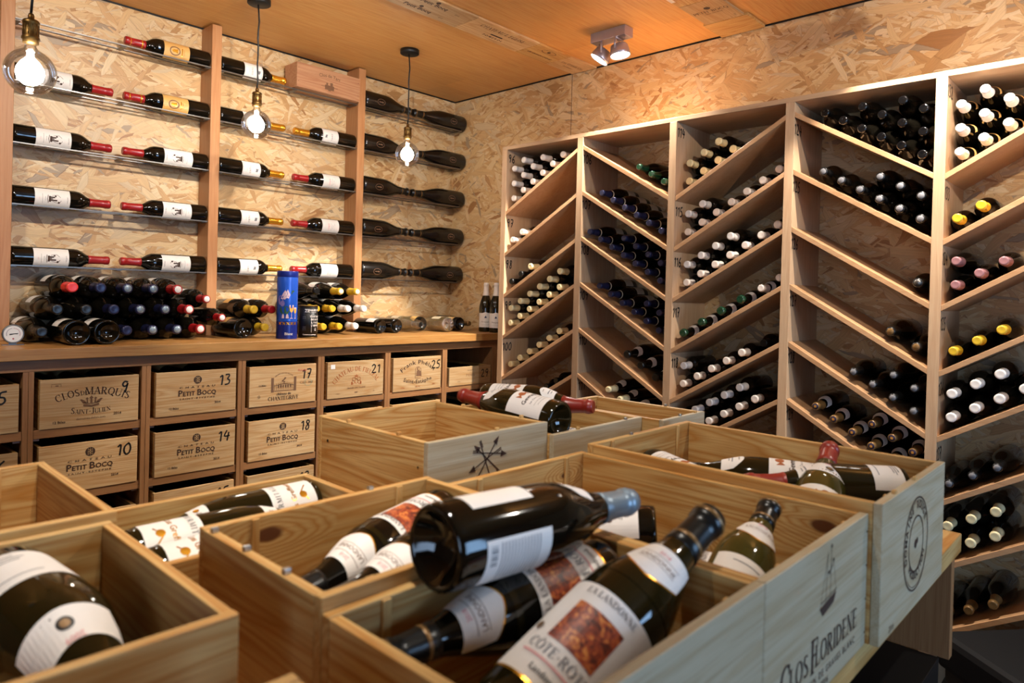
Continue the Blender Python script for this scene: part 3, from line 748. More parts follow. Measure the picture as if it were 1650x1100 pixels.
# column 3: bins 114 to 120
fill(2, 0, {0: range(4), 1: range(3)}, 'ccream', 'cream-capped', rec=.045)
fill(2, 1, {0: range(7), 1: range(2)}, 'cwhite', 'white-capped', rec=.045)
fill(2, 2, {0: range(7), 1: range(4)}, 'cwhite', 'white-capped', rec=.045)
for n, i in enumerate([.05, 1.35, 2.65, 3.95]): rack_bottle(2, 3, i, 0, 'cgreen', 'green-lipped champagne', kind='champagne', R=.043, labels=COLL, rec=.02, top_z=.27, nrow=n)
for n, i in ((4, 5.15), (5, 6.25)): rack_bottle(2, 3, i, 0, 'cwhite', 'white-capped', rec=.035, nrow=n, labels=COLL, kind='burgundy')
fill(2, 4, {0: range(5), 1: range(1)}, 'cwhite', 'white-capped', rec=.04)
rack_bottle(2, 4, 5.1, 0, 'cdark', 'large dark', rec=.09, nrow=5)
fill(2, 5, {0: range(6), 1: range(5)}, 'cwhite', 'white-capped', rec=.03)
fill(2, 6, {0: range(4, 7)}, 'ccream', 'cream-capped', rec=.03)
# column 4: top bin, 124 to 129
fill(3, 0, {0: range(6), 1: range(4), 2: range(2)}, 'cglass', 'glossy black-necked', rec=.01, top_z=.27)
fill(3, 1, {0: range(6), 1: range(3)}, 'cdark', 'dark grey-capped', rec=.012, top=('greyp',))
fill(3, 2, {0: [0]}, 'cdark', 'lone steel-topped', rec=.0, top=('steel',))
fill(3, 3, {0: [0, 1.25]}, 'cdark', 'dark ring-topped', kind='burgundy', R=.043, rec=.01, top=('cbrown',))
fill(3, 4, {0: range(4), 1: range(2)}, 'cdark', 'dark ring-topped', rec=.0, kind='burgundy', top=('greyp',))
fill(3, 5, {0: range(6), 1: range(3)}, 'cbrown', 'gold-star-capped', rec=.005, kind='burgundy', top=('navy', 'orange'), labels=COLL)
fill(3, 6, {0: range(3, 6)}, 'cdark', 'dark', rec=.05)
# column 5: bins 132 to 140
fill(4, 0, {0: range(4), 1: range(3), 2: range(2)}, 'cwhite', 'bright white-capped', kind='burgundy', rec=.0, labels=[('neck_label', 'gcoll', d_collar(.175, .190, 'goldlab'))], R=.0395)
fill(4, 1, {0: range(2)}, 'yellow', 'yellow-capped', rec=.0)
fill(4, 2, {0: range(3), 1: range(1)}, 'cpink', 'pink-topped', rec=.0, kind='burgundy')
fill(4, 3, {0: range(3)}, 'yellow', 'yellow-capped', rec=.0, kind='burgundy')
fill(4, 4, {0: range(4), 1: range(3)}, 'cwhite', 'grey-white-capped', rec=.0)
fill(4, 5, {0: range(3)}, 'cdark', 'dark ring-topped', rec=.0, kind='burgundy', top=('greyp',))
fill(4, 6, {0: range(3), 1: range(3)}, 'ccream', 'cream-capped', rec=.0)
fill(4, 7, {0: range(3)}, 'cbrown', 'brown-gold-capped', rec=.0, kind='burgundy')

# ------------------------------------------------------------------ back wall posts and steel rails
PF = 3.341
POST = [(.612, .659), (1.436, 1.483), (2.2635, 2.3105)]
for i, (a, b) in enumerate(POST):
    o = MB().box(a, b, PF, YB-.001, 1.1605, CEIL-.0075, 'post_z').obj('shelf_post', None, .002)
    tag(o, ['wooden post at the left edge, left of the magnum shelves', 'wooden post between the first and second bay of bottle shelves', 'wooden post between the second bay and the champagne bay'][i], 'post', 'posts of the bottle shelves')
BAYS = [(.660, 1.435), (1.484, 2.2625), (2.3115, 3.062)]
RZ = [1.461+.2445*k for k in range(5)]
ROWN = ['lowest', 'second lowest', 'middle', 'second highest', 'top']
BAYN = ['left bay', 'second bay', 'champagne bay by the corner']
for bi, (a, b) in enumerate(BAYS):
    for k, z in enumerate(RZ):
        m = MB()
        for y0, y1 in ((PF+.006, PF+.016), (PF+.072, PF+.082)):
            m.box(a, b, y0, y1, z-.003, z+.002, 'steel')
        for x in (a+.001, (a+b)/2, b-.021): m.box(x, x+.02, PF+.016, YB-.001 if bi == 2 and x > 3 else PF+.082, z-.006, z-.004, 'steel')
        tag(m.obj('steel_shelf_rail'), '%s steel bottle rail in the %s' % (ROWN[k], BAYN[bi]), 'shelf', 'steel bottle rails')
FACE = (-.05, -1, -.1)
yb_ = PF+.044
RB = .0425
rest = RZ[0]*0
def shelf_bottle(bay, k, side, **kw):
    z = RZ[k]+.002+math.sqrt(max(0, (kw['R'])**2-.028**2))+.002
    a, b = kw.pop('ends'); nm = kw.pop('nm')
    bottle('wine_magnum' if bay < 2 else 'champagne_magnum', nm, (a, yb_, z), (b, yb_, z), FACE, **kw)
for k in range(5):
    gold = k >= 3
    shelf_bottle(0, k, 'r', ends=(1.434, 1.070), nm='red-capped magnum with %s label, right end of %s rail, left bay' % ('gold' if gold else 'white etching', ROWN[k]), kind='bordeaux', R=RB, cap='red', ring='gold' if gold else None,
                 labels=[('label', 'gold' if gold else 'etch', d_gold if gold else d_etching)], group='magnums on the wall rails')
    if k < 4:
        shelf_bottle(0, k, 'l', ends=(.662, 1.022), nm='red-capped magnum with white etching label, left end of %s rail, left bay' % ROWN[k], kind='bordeaux', R=RB, cap='red', labels=[('label', 'etch', d_etching)], group='magnums on the wall rails')
    shelf_bottle(1, k, 'l', ends=(1.486, 1.838), nm='gold-capped magnum with bordered white label, left end of %s rail, second bay' % ROWN[k], kind='bordeaux', R=RB, cap='gold', labels=[('label', 'talb', d_talbot)], group='magnums on the wall rails')
    if k < 4:
        rs_ = k < 3
        shelf_bottle(1, k, 'r', ends=(2.2615, 1.897), nm='%s magnum with %s label, right end of %s rail, second bay' % ('red-capped' if rs_ else 'gold-capped', 'red-scripted white' if rs_ else 'white bordered', ROWN[k]), kind='bordeaux', R=RB, cap='red' if rs_ else 'gold',
                     labels=[('label', 'rscr' if rs_ else 'talb', d_redscript if rs_ else d_talbot)], group='magnums on the wall rails')
    shelf_bottle(2, k, 'l', ends=(2.313, 2.670), nm='dark champagne magnum at the left of the %s rail, corner bay' % ROWN[k], kind='champagne', R=.054, glass='glass_m', cap='cdark', cap_z=.235, ring='cbrown', labels=[('embossed_crest', 'champ', d_champ)], group='champagne magnums')
    shelf_bottle(2, k, 'r', ends=(3.092, 2.684), nm='dark champagne magnum at the right of the %s rail, corner bay' % ROWN[k], kind='champagne', R=.054, glass='glass_m', cap='cdark', cap_z=.235, ring='cbrown', labels=[('embossed_crest', 'champ', d_champ)], group='champagne magnums')
# wooden gift box on the top rail
gb = thing('gift_box', 'pinkish wooden wine box with gothic lettering on the top rail of the second bay', 'wooden box', loc=(1.865, PF, RZ[4]+.006))
gx0, gx1, gz = 1.865, 2.252, RZ[4]+.0065
mt['cedar'] = wood('cedar_box', 0, (222, 168, 124), (200, 138, 98), (176, 112, 76), rough=.5)
o = MB().box(gx0, gx1, PF-.028, YB-.025, gz, gz+.128, 'cedar').obj('box_body', gb, .0015); o.matrix_parent_inverse = gb.matrix_world.inverted() if False else Matrix.Translation((-1.865, -PF, -(RZ[4]+.006)))
tower = merge(rect(-.028, -.045, .028, -.02), rect(-.02, -.02, -.01, -.008), rect(.004, -.02, .02, -.004), ribbon([(-.05, -.03), (.05, -.028)], .003), rect(-.008, -.05, .008, -.045))
b = MB().add(up(arc(text('Clos de Tart', .018, .012), .26), .024), lambda x, y: ((gx0+gx1)/2+x, PF-.0287, gz+.064+y), 'inkf')
b.add(tower, lambda x, y: ((gx0+gx1)/2+x, PF-.0287, gz+.066+y), 'inkf')
for x in (gx0+.01, gx1-.012):
    for z in (.03, .1): b.add(disc(x, gz+z, .0018, n=8), lambda x, y: (x, PF-.0287, y), 'inkb')
o = b.obj('printed_lettering', gb); o.matrix_parent_inverse = Matrix.Translation((-1.865, -PF, -(RZ[4]+.006)))

# ------------------------------------------------------------------ cabinet with worktop and numbered wine boxes
WT = 1.16; WF = 2.9065; DC = 2.9365
cab = thing('crate_cabinet', 'low brown wooden cabinet with open cells of numbered wine boxes under the worktop', 'cabinet')
CX = [.6386+.3925*k for k in range(-4, 7)]
for x in CX: MB().box(x-.017, x-.0005, DC, YB-.01, 0, WT-.042, 'oak_z').box(x+.0005, x+.017, DC, YB-.01, 0, WT-.042, 'oak_z').obj('divider', cab, .001)
MB().box(CX[0]-.03, 3.098, YB-.01, YB-.002, 0, WT-.042, 'oak_x').obj('back_panel', cab)
MB().box(CX[0]-.03, 3.098, DC-.001, DC+.018, WT-.084, WT-.041, 'oak_x').obj('apron', cab, .001)
MB().box(CX[-1]+.017, 3.098, DC, DC+.018, 0, WT-.084, 'oak_z').obj('end_filler', cab)
BZ0 = [1.0453-.1785-.2417*r for r in range(4)]
for ci in range(len(CX)-1):
    for r in range(4):
        MB().box(CX[ci]+.0175, CX[ci+1]-.0175, DC+.004, YB-.012, BZ0[r]-.034, BZ0[r]-.003, 'oak_x').obj('shelf', cab, .001)
        if r < 3: MB().box(CX[ci]+.018, CX[ci]+.04, DC+.02, DC+.034, BZ0[r]-.044, BZ0[r]-.034, 'alu').box(CX[ci+1]-.04, CX[ci+1]-.018, DC+.02, DC+.034, BZ0[r]-.044, BZ0[r]-.034, 'alu').obj('shelf_stop', cab)
wk = MB().box(CX[0]-.05, 3.098, WF, YB-.001, WT-.041, WT, 'worktop').obj('worktop', None, .002)
tag(wk, 'long honey-coloured wooden worktop over the cabinet along the back wall', 'worktop')

def crate(label, x0, x1, y0, y1, z0, z1, mats=('pine_x', 'pine_y', 'pine_x', 'pine_y'), th=.011, name='wine_crate', cat='crate', group=None, bev=.0012, battens=True, nubs=(), front='pine_x', rear=None, leftm=None, rightm=None):
    """open wooden crate; returns root. origin at centre of base"""
    t = thing(name, label, cat, group, ((x0+x1)/2, (y0+y1)/2, z0))
    cx, cy = (x1-x0)/2, (y1-y0)/2; h = z1-z0
    P = Matrix.Translation((0, 0, 0))
    def part(b, n):
        o = b.obj(n, t, bev); o.location = (0, 0, 0); return o
    def bx(a, b_, c, d, e, f, m):
        # mesh stays in world-ish coordinates for the grain, object offset cancels it
        q = MB().box(a, b_, c, d, e, f, m); return q
    ox, oy, oz = (x0+x1)/2, (y0+y1)/2, z0
    def add(a, b_, c, d, e, f, m, n):
        o = bx(a, b_, c, d, e, f, m).obj(n, t, bev); o.matrix_parent_inverse = Matrix.Translation((-ox, -oy, -oz)); return o
    add(x0, x1, y0, y0+th, z0, z1, front, 'front_panel')
    add(x0, x1, y1-th, y1, z0, z1, rear or 'pine_x', 'back_panel')
    add(x0, x0+th, y0+th+.0004, y1-th-.0004, z0, z1-.0008, leftm or 'pine_y', 'side_panel')
    add(x1-th, x1, y0+th+.0004, y1-th-.0004, z0, z1-.0008, rightm or 'pine_y', 'side_panel')
    add(x0+th+.0004, x1-th-.0004, y0+th+.0004, y1-th-.0004, z0, z0+.008, 'pine_y', 'bottom_panel')
    if battens:
        for xx in (x0+.055, x1-.065):
            add(xx, xx+.010, y1-th-.0035, y1-th-.0001, z0+.0085, z1-.001, 'pine_z', 'batten')
            add(xx, xx+.010, y0+th+.0001, y0+th+.0035, z0+.0085, z1-.001, 'pine_z', 'batten')
    for (nx, ny) in nubs:
        add(nx-.004, nx+.004, ny-.003, ny+.003, z1-.001, z1+.005, 'zinc' if (nx*37 % 1) > .5 else 'pine_z', 'staple')
    return t
def clusters(items, gap=.016):
    """split shapes into islands and gather neighbouring ones"""
    isl = []
    for mi_, (sh, m) in enumerate(items):
        V, F = sh; par = list(range(len(V)))
        def find(i):
            while par[i] != i: par[i] = par[par[i]]; i = par[i]
            return i
        for f in F:
            for k in f[1:]: par[find(k)] = find(f[0])
        g = {}
        for f in F: g.setdefault(find(f[0]), []).append(f)
        for fs in g.values():
            ids = sorted({k for f in fs for k in f}); ix = {k: n for n, k in enumerate(ids)}
            P = [V[k] for k in ids]
            isl.append([mi_, m, (P, [tuple(ix[k] for k in f) for f in fs]), min(p[0] for p in P), max(p[0] for p in P), min(p[1] for p in P), max(p[1] for p in P)])
    n = len(isl); par = list(range(n))
    def find(i):
        while par[i] != i: par[i] = par[par[i]]; i = par[i]
        return i
    for i in range(n):
        for j in range(i):
            A, B = isl[i], isl[j]
            if max(A[3]-B[4], B[3]-A[4], A[5]-B[6], B[5]-A[6]) < gap: par[find(i)] = find(j)
    out = {}
    for i in range(n): out.setdefault(find(i), []).append(isl[i])
    return list(out.values())
def marks(root, items, plane, name='printed_lettering'):
    """items (shape, mat); plane: ('y', yval, x centre, z centre) front faces or ('x', ...); the marks hang below the panel that carries them"""
    ch = [c for c in root.children if c.name.startswith('front_panel' if plane[0] == 'y' else 'side_panel')]
    panel = ch[0]
    for cl in clusters(items):
        b = MB()
        for i, m, sh, *_ in cl:
            if plane[0] == 'y': fn = lambda x, y: (plane[2]+x, plane[1]-.0007-.0002*i, plane[3]+y)
            else: fn = lambda x, y: (plane[1]-.0007-.0002*i, plane[2]-x, plane[3]+y)
            b.add(sh, fn, m)
        b.obj(name, panel)
def cat(items, gap=.006):
    """items: (string, height[, gap before]) laid side by side on one baseline, centred"""
    x = 0; out = []
    for it in items:
        sh = text(it[0], it[1], .012)
        a = min(v[0] for v in sh[0]); b_ = max(v[0] for v in sh[0])
        x += it[2] if len(it) > 2 else 0
        out.append(([(v[0]-a+x, v[1]) for v in sh[0]], sh[1])); x += b_-a+gap
    m_ = merge(*out); x -= gap
    return [(v[0]-x/2, v[1]) for v in m_[0]], m_[1]
def emblem_bocq(s=1.0):
    k = .0165*s
    return [(disc(0, .052*s, k), 'ink'), (merge(ribbon([(-.0075*s, .04*s), (-.0075*s, .064*s)], .0022*s), ribbon([(.0075*s, .04*s), (.0075*s, .064*s)], .0022*s), ringshape(-.0045*s, .057*s, .0035*s, .0038*s, .0016*s, 12), ringshape(.0045*s, .057*s, .0035*s, .0038*s, .0016*s, 12), ringshape(-.0045*s, .047*s, .0035*s, .0038*s, .0016*s, 12), ringshape(.0045*s, .047*s, .0035*s, .0038*s, .0016*s, 12), rect(-.0006*s, .037*s, .0006*s, .067*s)), 'pineb_x')]
def m_bocq(ink='ink', btl=True):
    it = [(merge(up(text('CHATEAU', .0085, 0, 1.9, width=.145), .019), up(cat([('P', .026), ('ETIT', .0185), ('B', .026, .008), ('OCQ', .0185)], .0022), -.012), up(text('SAINT-ESTEPHE', .0065, .01, 1.5, width=.145), -.027), up(text('2014', .010, .012), -.062) if False else ([], []))
           , ink)]
    it += [(merge(xform(text('2014', .0095, .012), .085, -.052), xform(text('12 Btles', .009, .012), -.095, -.064)), ink)]
    return emblem_bocq()+it
def m_marquis():
    crown = merge(ribbon([(-.026, -.012), (0, -.018), (.026, -.012)], .008), poly([(-.028, -.006), (-.036, .006), (-.04, .008), (-.032, .010), (-.02, .002), (-.016, -.006)]), poly([(.028, -.006), (.036, .006), (.04, .008), (.032, .010), (.02, .002), (.016, -.006)]),
                  poly([(-.016, -.006), (-.016, .008), (-.02, .01), (-.014, .016), (-.009, .01), (-.012, .008), (-.010, -.006)]), poly([(.016, -.006), (.016, .008), (.02, .01), (.014, .016), (.009, .01), (.012, .008), (.010, -.006)]),
                  poly([(-.004, -.006), (-.003, .010), (-.007, .012), (0, .022), (.007, .012), (.003, .010), (.004, -.006)]), ribbon([(-.026, -.004), (0, -.009), (.026, -.004)], .003))
    return [(merge(up(arc(merge(xform(serif('CLOS', .025), -.076, 0), xform(serif('DU', .0155), -.0215, .001), xform(serif('MARQUIS', .027), .056, 0)), .30), .026), up(arc(serif('SAINT-JULIEN'.title().replace('-j', '-J'), .021), .40, -1), -.046)), 'ink'),
            (crown, 'inkf'), (merge(up(text('domaines-delon.com', .0085), -.066)), 'inkf'), (merge(xform(text('12 Btles', .0095, .012), -.105, -.073), xform(text('2014', .010, .012), .09, -.058)), 'ink'),
            (merge(ribbon([(-.13, .062), (-.13, .072), (-.10, .072), (-.10, .062)], .0012), rect(-.118, .064, -.108, .067)), 'inkf')]
def m_chante():
    gate = merge(*[rect(-.062+s*.0, -.03, -.05, .035) if q < 0 else rect(.05, -.03, .062, .035) for q, s in ((-1, 0), (1, 0))], *[ribbon([(-.045+.0086*i, -.022), (-.045+.0086*i, .004+.012*math.sin(i*.3))], .0016) for i in range(12)],
                 ribbon([(-.05, -.026), (.05, -.026)], .003), ribbon([(-.048, -.002), (0, .006), (.048, -.002)], .003), *[rect(-.03+.012*i, -.012, -.024+.012*i, .0) for i in range(6)], poly([(-.006, .014), (.012, .032), (.004, .036), (-.002, .026), (-.012, .02)]), poly([(-.004, .016), (.002, .008), (.006, .018)]))
    return [(gate, 'inkf'), (merge(up(arc(text('GRAND CRU DE GRAVES', .006), .07), .052)), 'inkf'), (merge(xform(text('château de', .012, .01), 0, -.045), up(serif('CHANTEGRIVE', .0175), -.068), xform(text('12 Btles', .008, .01), -.105, .0)), 'ink'),
            (xform(text('C.B.O. 2007', .010), .115, .0), 'inkf'), (merge(ringshape(.123, .004, .018, .016, .0012)), 'inkgreen'), (xform(text('Retour', .012), .093, .058), 'inkred'), (ringshape(-.12, -.045, .005, .005, .0015, 14), 'inkb')]
def m_fieuzal():
    crest = merge(ringshape(-.014, .0, .010, .009, .0022, 20), ringshape(.014, .0, .010, .009, .0022, 20), ringshape(-.018, -.016, .009, .008, .002, 20), ringshape(.018, -.016, .009, .008, .002, 20), ringshape(0, -.012, .009, .011, .0018, 20), poly([(-.008, .01), (-.01, .02), (-.004, .014), (0, .024), (.004, .014), (.01, .02), (.008, .01)]), rect(-.03, -.028, -.022, -.014), rect(.022, -.028, .03, -.014))
    return [(merge(up(arc(serif('CHATEAU DE FIEUZAL', .0215), .155), .040)), 'inkr'), (crest, 'inkr'), (merge(up(text('GRAND CRU CLASSÉ', .0075, .01, 1.15), -.047), up(text('2007', .0075, .01), -.070), xform(text('6 Btles', .006), -.105, -.070), xform(text('CB', .006), .105, -.07)), 'inkf'), (rect(-.148, .056, -.124, .077), 'white')]
def m_phelan():
    face = merge(disc(.004, .026, .011, .012), poly([(-.012, -.012), (.022, -.014), (.02, .014), (-.008, .016)]), ribbon([(-.018, -.02), (-.016, .03), (-.004, .038)], .003), ribbon([(.02, .03), (.024, -.018)], .0025), ribbon([(-.02, -.022), (.02, -.024)], .002))
    return [(merge(up(arc(text('Frank Phélan', .0225, .01, 1.08, width=.235), .16), .052), up(arc(text('Saint-Estèphe', .0205, .01, 1.05, width=.20), .30, -1), -.052)), 'ink'), (face, 'inkf'), (disc(.006, .026, .006, .008), 'pineb_x'),
            (merge(xform(text('6 Btles', .007, .01), -.10, -.073), xform(text('2010', .007, .01), .11, -.066), xform(text('CRUS BG', .006, .01), 0, -.071)), 'inkr')]
def m_blanc():
    return [(merge(up(text('VIN BLANC', .0075), .028), up(text('DE', .005), .016), up(serif('PALMER', .014), -.004), xform(text('3 Btles', .006), -.09, -.032)), 'inkf')]
def m_durand():
    return [(merge(ribbon([(.06*math.cos(a), .0+.055*math.sin(a)) for a in [math.pi*q/24 for q in range(25)]], .0018), up(arc(serif('DURAND', .014), .05), .034)), 'ink'), (xform(text('12 Btles', .008, .01), -.11, .045), 'ink')]
def m_blank(): return [(rect(-.055, .04, .075, .058), 'inkb')]
BOXES = [  # column, row, number, printed design, words, height
 (-1, 0, '5', None, 'plain-fronted', .170), (-1, 1, '6', None, 'plain-fronted', .170), (-1, 2, '', None, 'plain-fronted', .165),
 (0, 0, '9', m_marquis, 'crown-printed', .1785), (0, 1, '10', m_bocq, 'round-emblem', .1785), (0, 2, '', None, 'low half-hidden', .150),
 (1, 0, '13', m_bocq, 'round-emblem', .1785), (1, 1, '14', m_bocq, 'round-emblem', .1785), (1, 2, '15', m_durand, 'arched-print', .1785),
 (2, 0, '17', m_chante, 'gate-printed', .1785), (2, 1, '18', m_bocq, 'round-emblem', .1785), (2, 2, '19', m_blank, 'black-striped', .1785),
 (3, 0, '21', m_fieuzal, 'orange-crest', .1785), (3, 1, '22', None, 'pale-topped', .175), (4, 0, '25', m_phelan, 'portrait-printed', .1785), (4, 1, '26', None, 'bright pale', .175),
 (5, 0, '29', m_blanc, 'shallow', .105), (5, 1, '30', None, 'small pale', .120)]
COLW = {-1: 'leftmost', 0: 'second', 1: 'third', 2: 'fourth', 3: 'fifth', 4: 'sixth', 5: 'last'}
for (c, r, num, des, words, h) in BOXES:
    x0 = .6386+.3925*c+.035+(.0 if c != 1 else .002); x1 = x0+.33; z0 = BZ0[r]-.002
    lab = '%s wooden wine box %sin the %s cabinet column, %s row' % (words, ('marked %s ' % num) if num else '', COLW[c], ['top', 'second', 'third'][r])
    t = crate(lab, x0, x1, DC, DC+.498, z0, z0+h, th=.012, name='wine_box', cat='wooden box', group='numbered wine boxes in the cabinet', battens=False, front='pineb_x')
    if des: marks(t, des(), ('y', DC, (x0+x1)/2, z0+h/2))
    if num: marks(t, [(hand(num, .045, .14), 'inkb')], ('y', DC, x1-(.05 if c != 4 else .04), z0+h-.045), 'handwritten_number')
    if c >= 0:      # dark bottles lying in the box
        for q in range(3):
            bottle('wine_bottle', 'dark bottle lying in the %s cabinet box, %s row, %s from its left' % (COLW[c], ['top', 'second', 'third'][r], WORDS[q]), (x0+.065+.1*q, DC+.33, z0+h-.045), (x0+.065+.1*q, DC+.03, z0+h-.045), (0, -.2, 1), 'bordeaux', .0385, .3, 'glass', 'cdark', cat='bottle', group='bottles lying in the cabinet boxes')

# ------------------------------------------------------------------ bottles and tins standing or lying on the worktop
MGL = [('label', 'mgl', d_plain(.07, .13, 1.25, 'white', True))]
def wt_bottle(x, z, ytip, ybase, label, cap=None, R=.0475, kind='bordeaux', top=None, labels=(), glass='glass', ring=None, name='wine_magnum', group='stacked magnums on the worktop', face=(.1, -.2, 1)):
    return bottle(name, label, (x, ybase, z), (x, ytip, z), face, kind, R, None, glass, cap, .235, ring, top, labels, 'bottle', group)
topc = [('redbright', 'bright red', None), ('navy', 'blue', None), ('navy', 'purple', ('cgrey',)), ('navy', 'purple', ('cgrey',)), ('red', 'red', ('cwhite',))]
for i in range(5):
    c_, w_, t_p = topc[i]
    wt_bottle(.807+.0985*i, 1.379, 3.08, 3.45, '%s-topped magnum, top layer of left worktop stack, %s from left' % (w_, WORDS[i]), c_, top=t_p, labels=MGL)
midc = [('cdark', 'dark', None), ('cdark', 'dark', None), ('navy', 'blue', None), ('navy', 'purple', ('cgrey',)), ('navy', 'purple', ('cgrey',)), ('red', 'red', ('cwhite',))]
for i in range(6):
    c_, w_, t_p = midc[i]
    wt_bottle(.758+.0985*i, 1.2935, 3.08, 3.45, '%s-topped magnum, middle layer of left worktop stack, %s from left' % (w_, WORDS[i]), c_, top=t_p, labels=MGL)
lowc = {0: ('cdark', 'dark', None), 3: ('navy', 'blue', None), 4: ('navy', 'purple', ('cgrey',)), 5: ('navy', 'purple', ('cgrey',)), 6: ('red', 'red', ('cwhite',))}
for i, (c_, w_, t_p) in lowc.items():
    wt_bottle(.709+.0985*i, 1.208, 3.08, 3.45, '%s-topped magnum, bottom layer of left worktop stack, %s place from left' % (w_, WORDS[i]), c_, top=t_p, labels=MGL)
wt_bottle(1.333, 1.339, 3.10, 3.44, 'red-capped magnum high at the right end of the left worktop stack', 'red', R=.042, top=('cwhite',), labels=MGL)
wt_bottle(1.386, 1.258, 3.06, 3.33, 'red-capped magnum low at the right end of the left worktop stack', 'red', R=.04, top=('cwhite',))
for i, x in enumerate((.800, .903)):
    wt_bottle(x, 1.2085, 3.36, 2.985, '%s magnum with its round base facing out, front of the left worktop stack' % ('left' if i == 0 else 'right'), 'cdark', labels=MGL)
YL = [('label', 'yll', d_plain(.08, .13, 1.1, 'goldlab', False))]
wt_bottle(1.5557, 1.293, 3.10, 3.44, 'yellow-capped magnum upper left, just right of the first wooden post', 'yellow', R=.045, labels=YL)
wt_bottle(1.6445, 1.293, 3.10, 3.44, 'red-capped magnum behind the blue tin', 'red', R=.045, labels=MGL)
wt_bottle(1.612, 1.2085, 3.10, 3.44, 'yellow-capped magnum lying low left of the blue tin', 'yellow', R=.045)
wt_bottle(1.500, 1.2065, 3.44, 3.09, 'dark magnum with its base facing out below the yellow cap', 'cdark', R=.046, labels=YL)
for x, z, c_, lb in ((1.885, 1.2975, 'yellow', 'yellow-capped magnum right behind the black can, upper'), (1.976, 1.2975, 'yellow', 'yellow-capped magnum, middle layer right of the black can'), (2.070, 1.2975, 'cwhite', 'white-topped magnum, middle layer of the right worktop stack'),
                 (2.168, 1.2975, 'cwhite', 'white-topped magnum at the right end of the middle layer'), (1.926, 1.206, 'yellow', 'yellow-capped magnum, lowest and left in the right worktop stack'), (2.019, 1.206, 'yellow', 'yellow-capped magnum, lowest and centre in the right worktop stack'),
                 (2.118, 1.206, 'cwhite', 'white-topped magnum, lowest and right in the right worktop stack'), (2.022, 1.387, 'yellow', 'yellow-capped magnum on top of the right stack, left one'), (2.122, 1.387, 'yellow', 'yellow-capped magnum on top of the right stack, right one')):
    wt_bottle(x, z, 3.10, 3.445, lb, c_, R=.045, kind='burgundy', labels=MGL, top=('cwhite',) if z > 1.38 else None)
wt_bottle(1.90, 1.387, 3.13, 3.445, 'clear-glass magnum lying on top of the right stack behind the blue tin', 'cdark', R=.045, kind='champagne', glass='glass_m', labels=MGL)
wt_bottle(2.298, 1.201, 3.44, 3.13, 'dark bottle with its base facing out, white label on top, right of the stack', 'cdark', R=.040, labels=[('label', 'mg2', d_plain(.02, .09, 1.1, 'white', True))], name='wine_bottle', group='bottles lying base-out on the worktop')
wt_bottle(2.415, 1.201, 3.44, 3.14, 'dark unlabelled bottle with its base facing out, centre of the worktop row', 'cdark', R=.040, name='wine_bottle', group='bottles lying base-out on the worktop')
for n, (x, yb0, yt0, lb) in enumerate(((2.56, 3.40, 3.11, 'cellophane-wrapped bottle with its twisted end to the front'), (2.765, 3.10, 3.40, 'cellophane-wrapped bottle with a sparkling gathered base to the front'))):
    t = wt_bottle(x, 1.2065, yt0, yb0, lb, 'cdark', R=.042, kind='burgundy', glass='glass_c', name='wrapped_bottle', group='cellophane-wrapped bottles', labels=[('label', 'wr', d_plain(.05, .12, .9, 'cream', False))])
    b = MB(); prof = [(0, -.004), (.02, -.006), (.043, .0), (.0455, .02), (.0450, .14), (.043, .18), (.036, .22), (.026, .27), (.020, .30)]
    b.lathe(prof, 'cello', 36)
    for v in b.bm.verts:
        k = 1+.035*random.uniform(-1, 1); v.co.x *= k; v.co.y *= k; v.co.z += random.uniform(-.002, .002)
    for q in range(14):
        a = 2*math.pi*q/14
        b.add(poly([(.004*math.cos(a+1.5), .004*math.sin(a+1.5)), (.034*math.cos(a), .034*math.sin(a)), (.032*math.cos(a+.25), .032*math.sin(a+.25))]), lambda x_, y_: (x_, y_, -.006-random.uniform(0, .006)), 'steel' if q % 2 else 'cello')
    mk('cellophane_wrap', b.mesh('cellophane_wrap'), t)
for x, y0, y1, lb in ((2.66, 3.22, 3.45, 'yellow-labelled bottle lying behind the left wrapped bottle'), (2.885, 3.13, 3.43, 'yellow-labelled bottle with its base facing out near the rack')):
    wt_bottle(x, 1.2055, y1, y0, lb, 'cdark', R=.0415, kind='burgundy', labels=[('label', 'yel', d_plain(.03, .10, 1.3, 'goldlab', True, 'ink'))], name='wine_bottle', group='yellow-labelled bottles')
wt_bottle(2.985, 1.206, 3.15, 3.45, 'dark bottle lying behind the two standing bottles', 'cbrown', R=.0415, kind='burgundy', name='wine_bottle', group='bottles lying base-out on the worktop')
def d_bourg(R, ls):
    z0, z1 = .028*ls, .115*ls
    return [(grid(-1.25*R, z0, 1.25*R, z1, 16, lambda k, j, x, y: y+(.006*math.exp(-((k-.5)/.12)**2) if j else 0)), 'white'), (merge(up(text('Bourgogne', .0085, .005), z0+.030), rect(-.026, z0+.018, .026, z0+.0186), rect(-.026, z0+.012, .02, z0+.0126)), 'inkf'), (merge(disc(0, z1-.024, .005), poly([(-.008, z1-.03), (.008, z1-.03), (0, z1-.015)])), 'navy')]
for i, y in enumerate((3.060, 2.972)):
    bottle('wine_bottle', '%s white-capped bottle standing with a white label at the worktop end by the rack' % ('left' if i == 0 else 'right'), (3.035, y, WT), (3.035, y, WT+.30), (-1, -1, 0), 'burgundy', .041, .30, 'glass_o', 'cwhite', .222, labels=[('label', 'bourg', d_bourg)], cat='bottle', group='standing bottles at the worktop end')
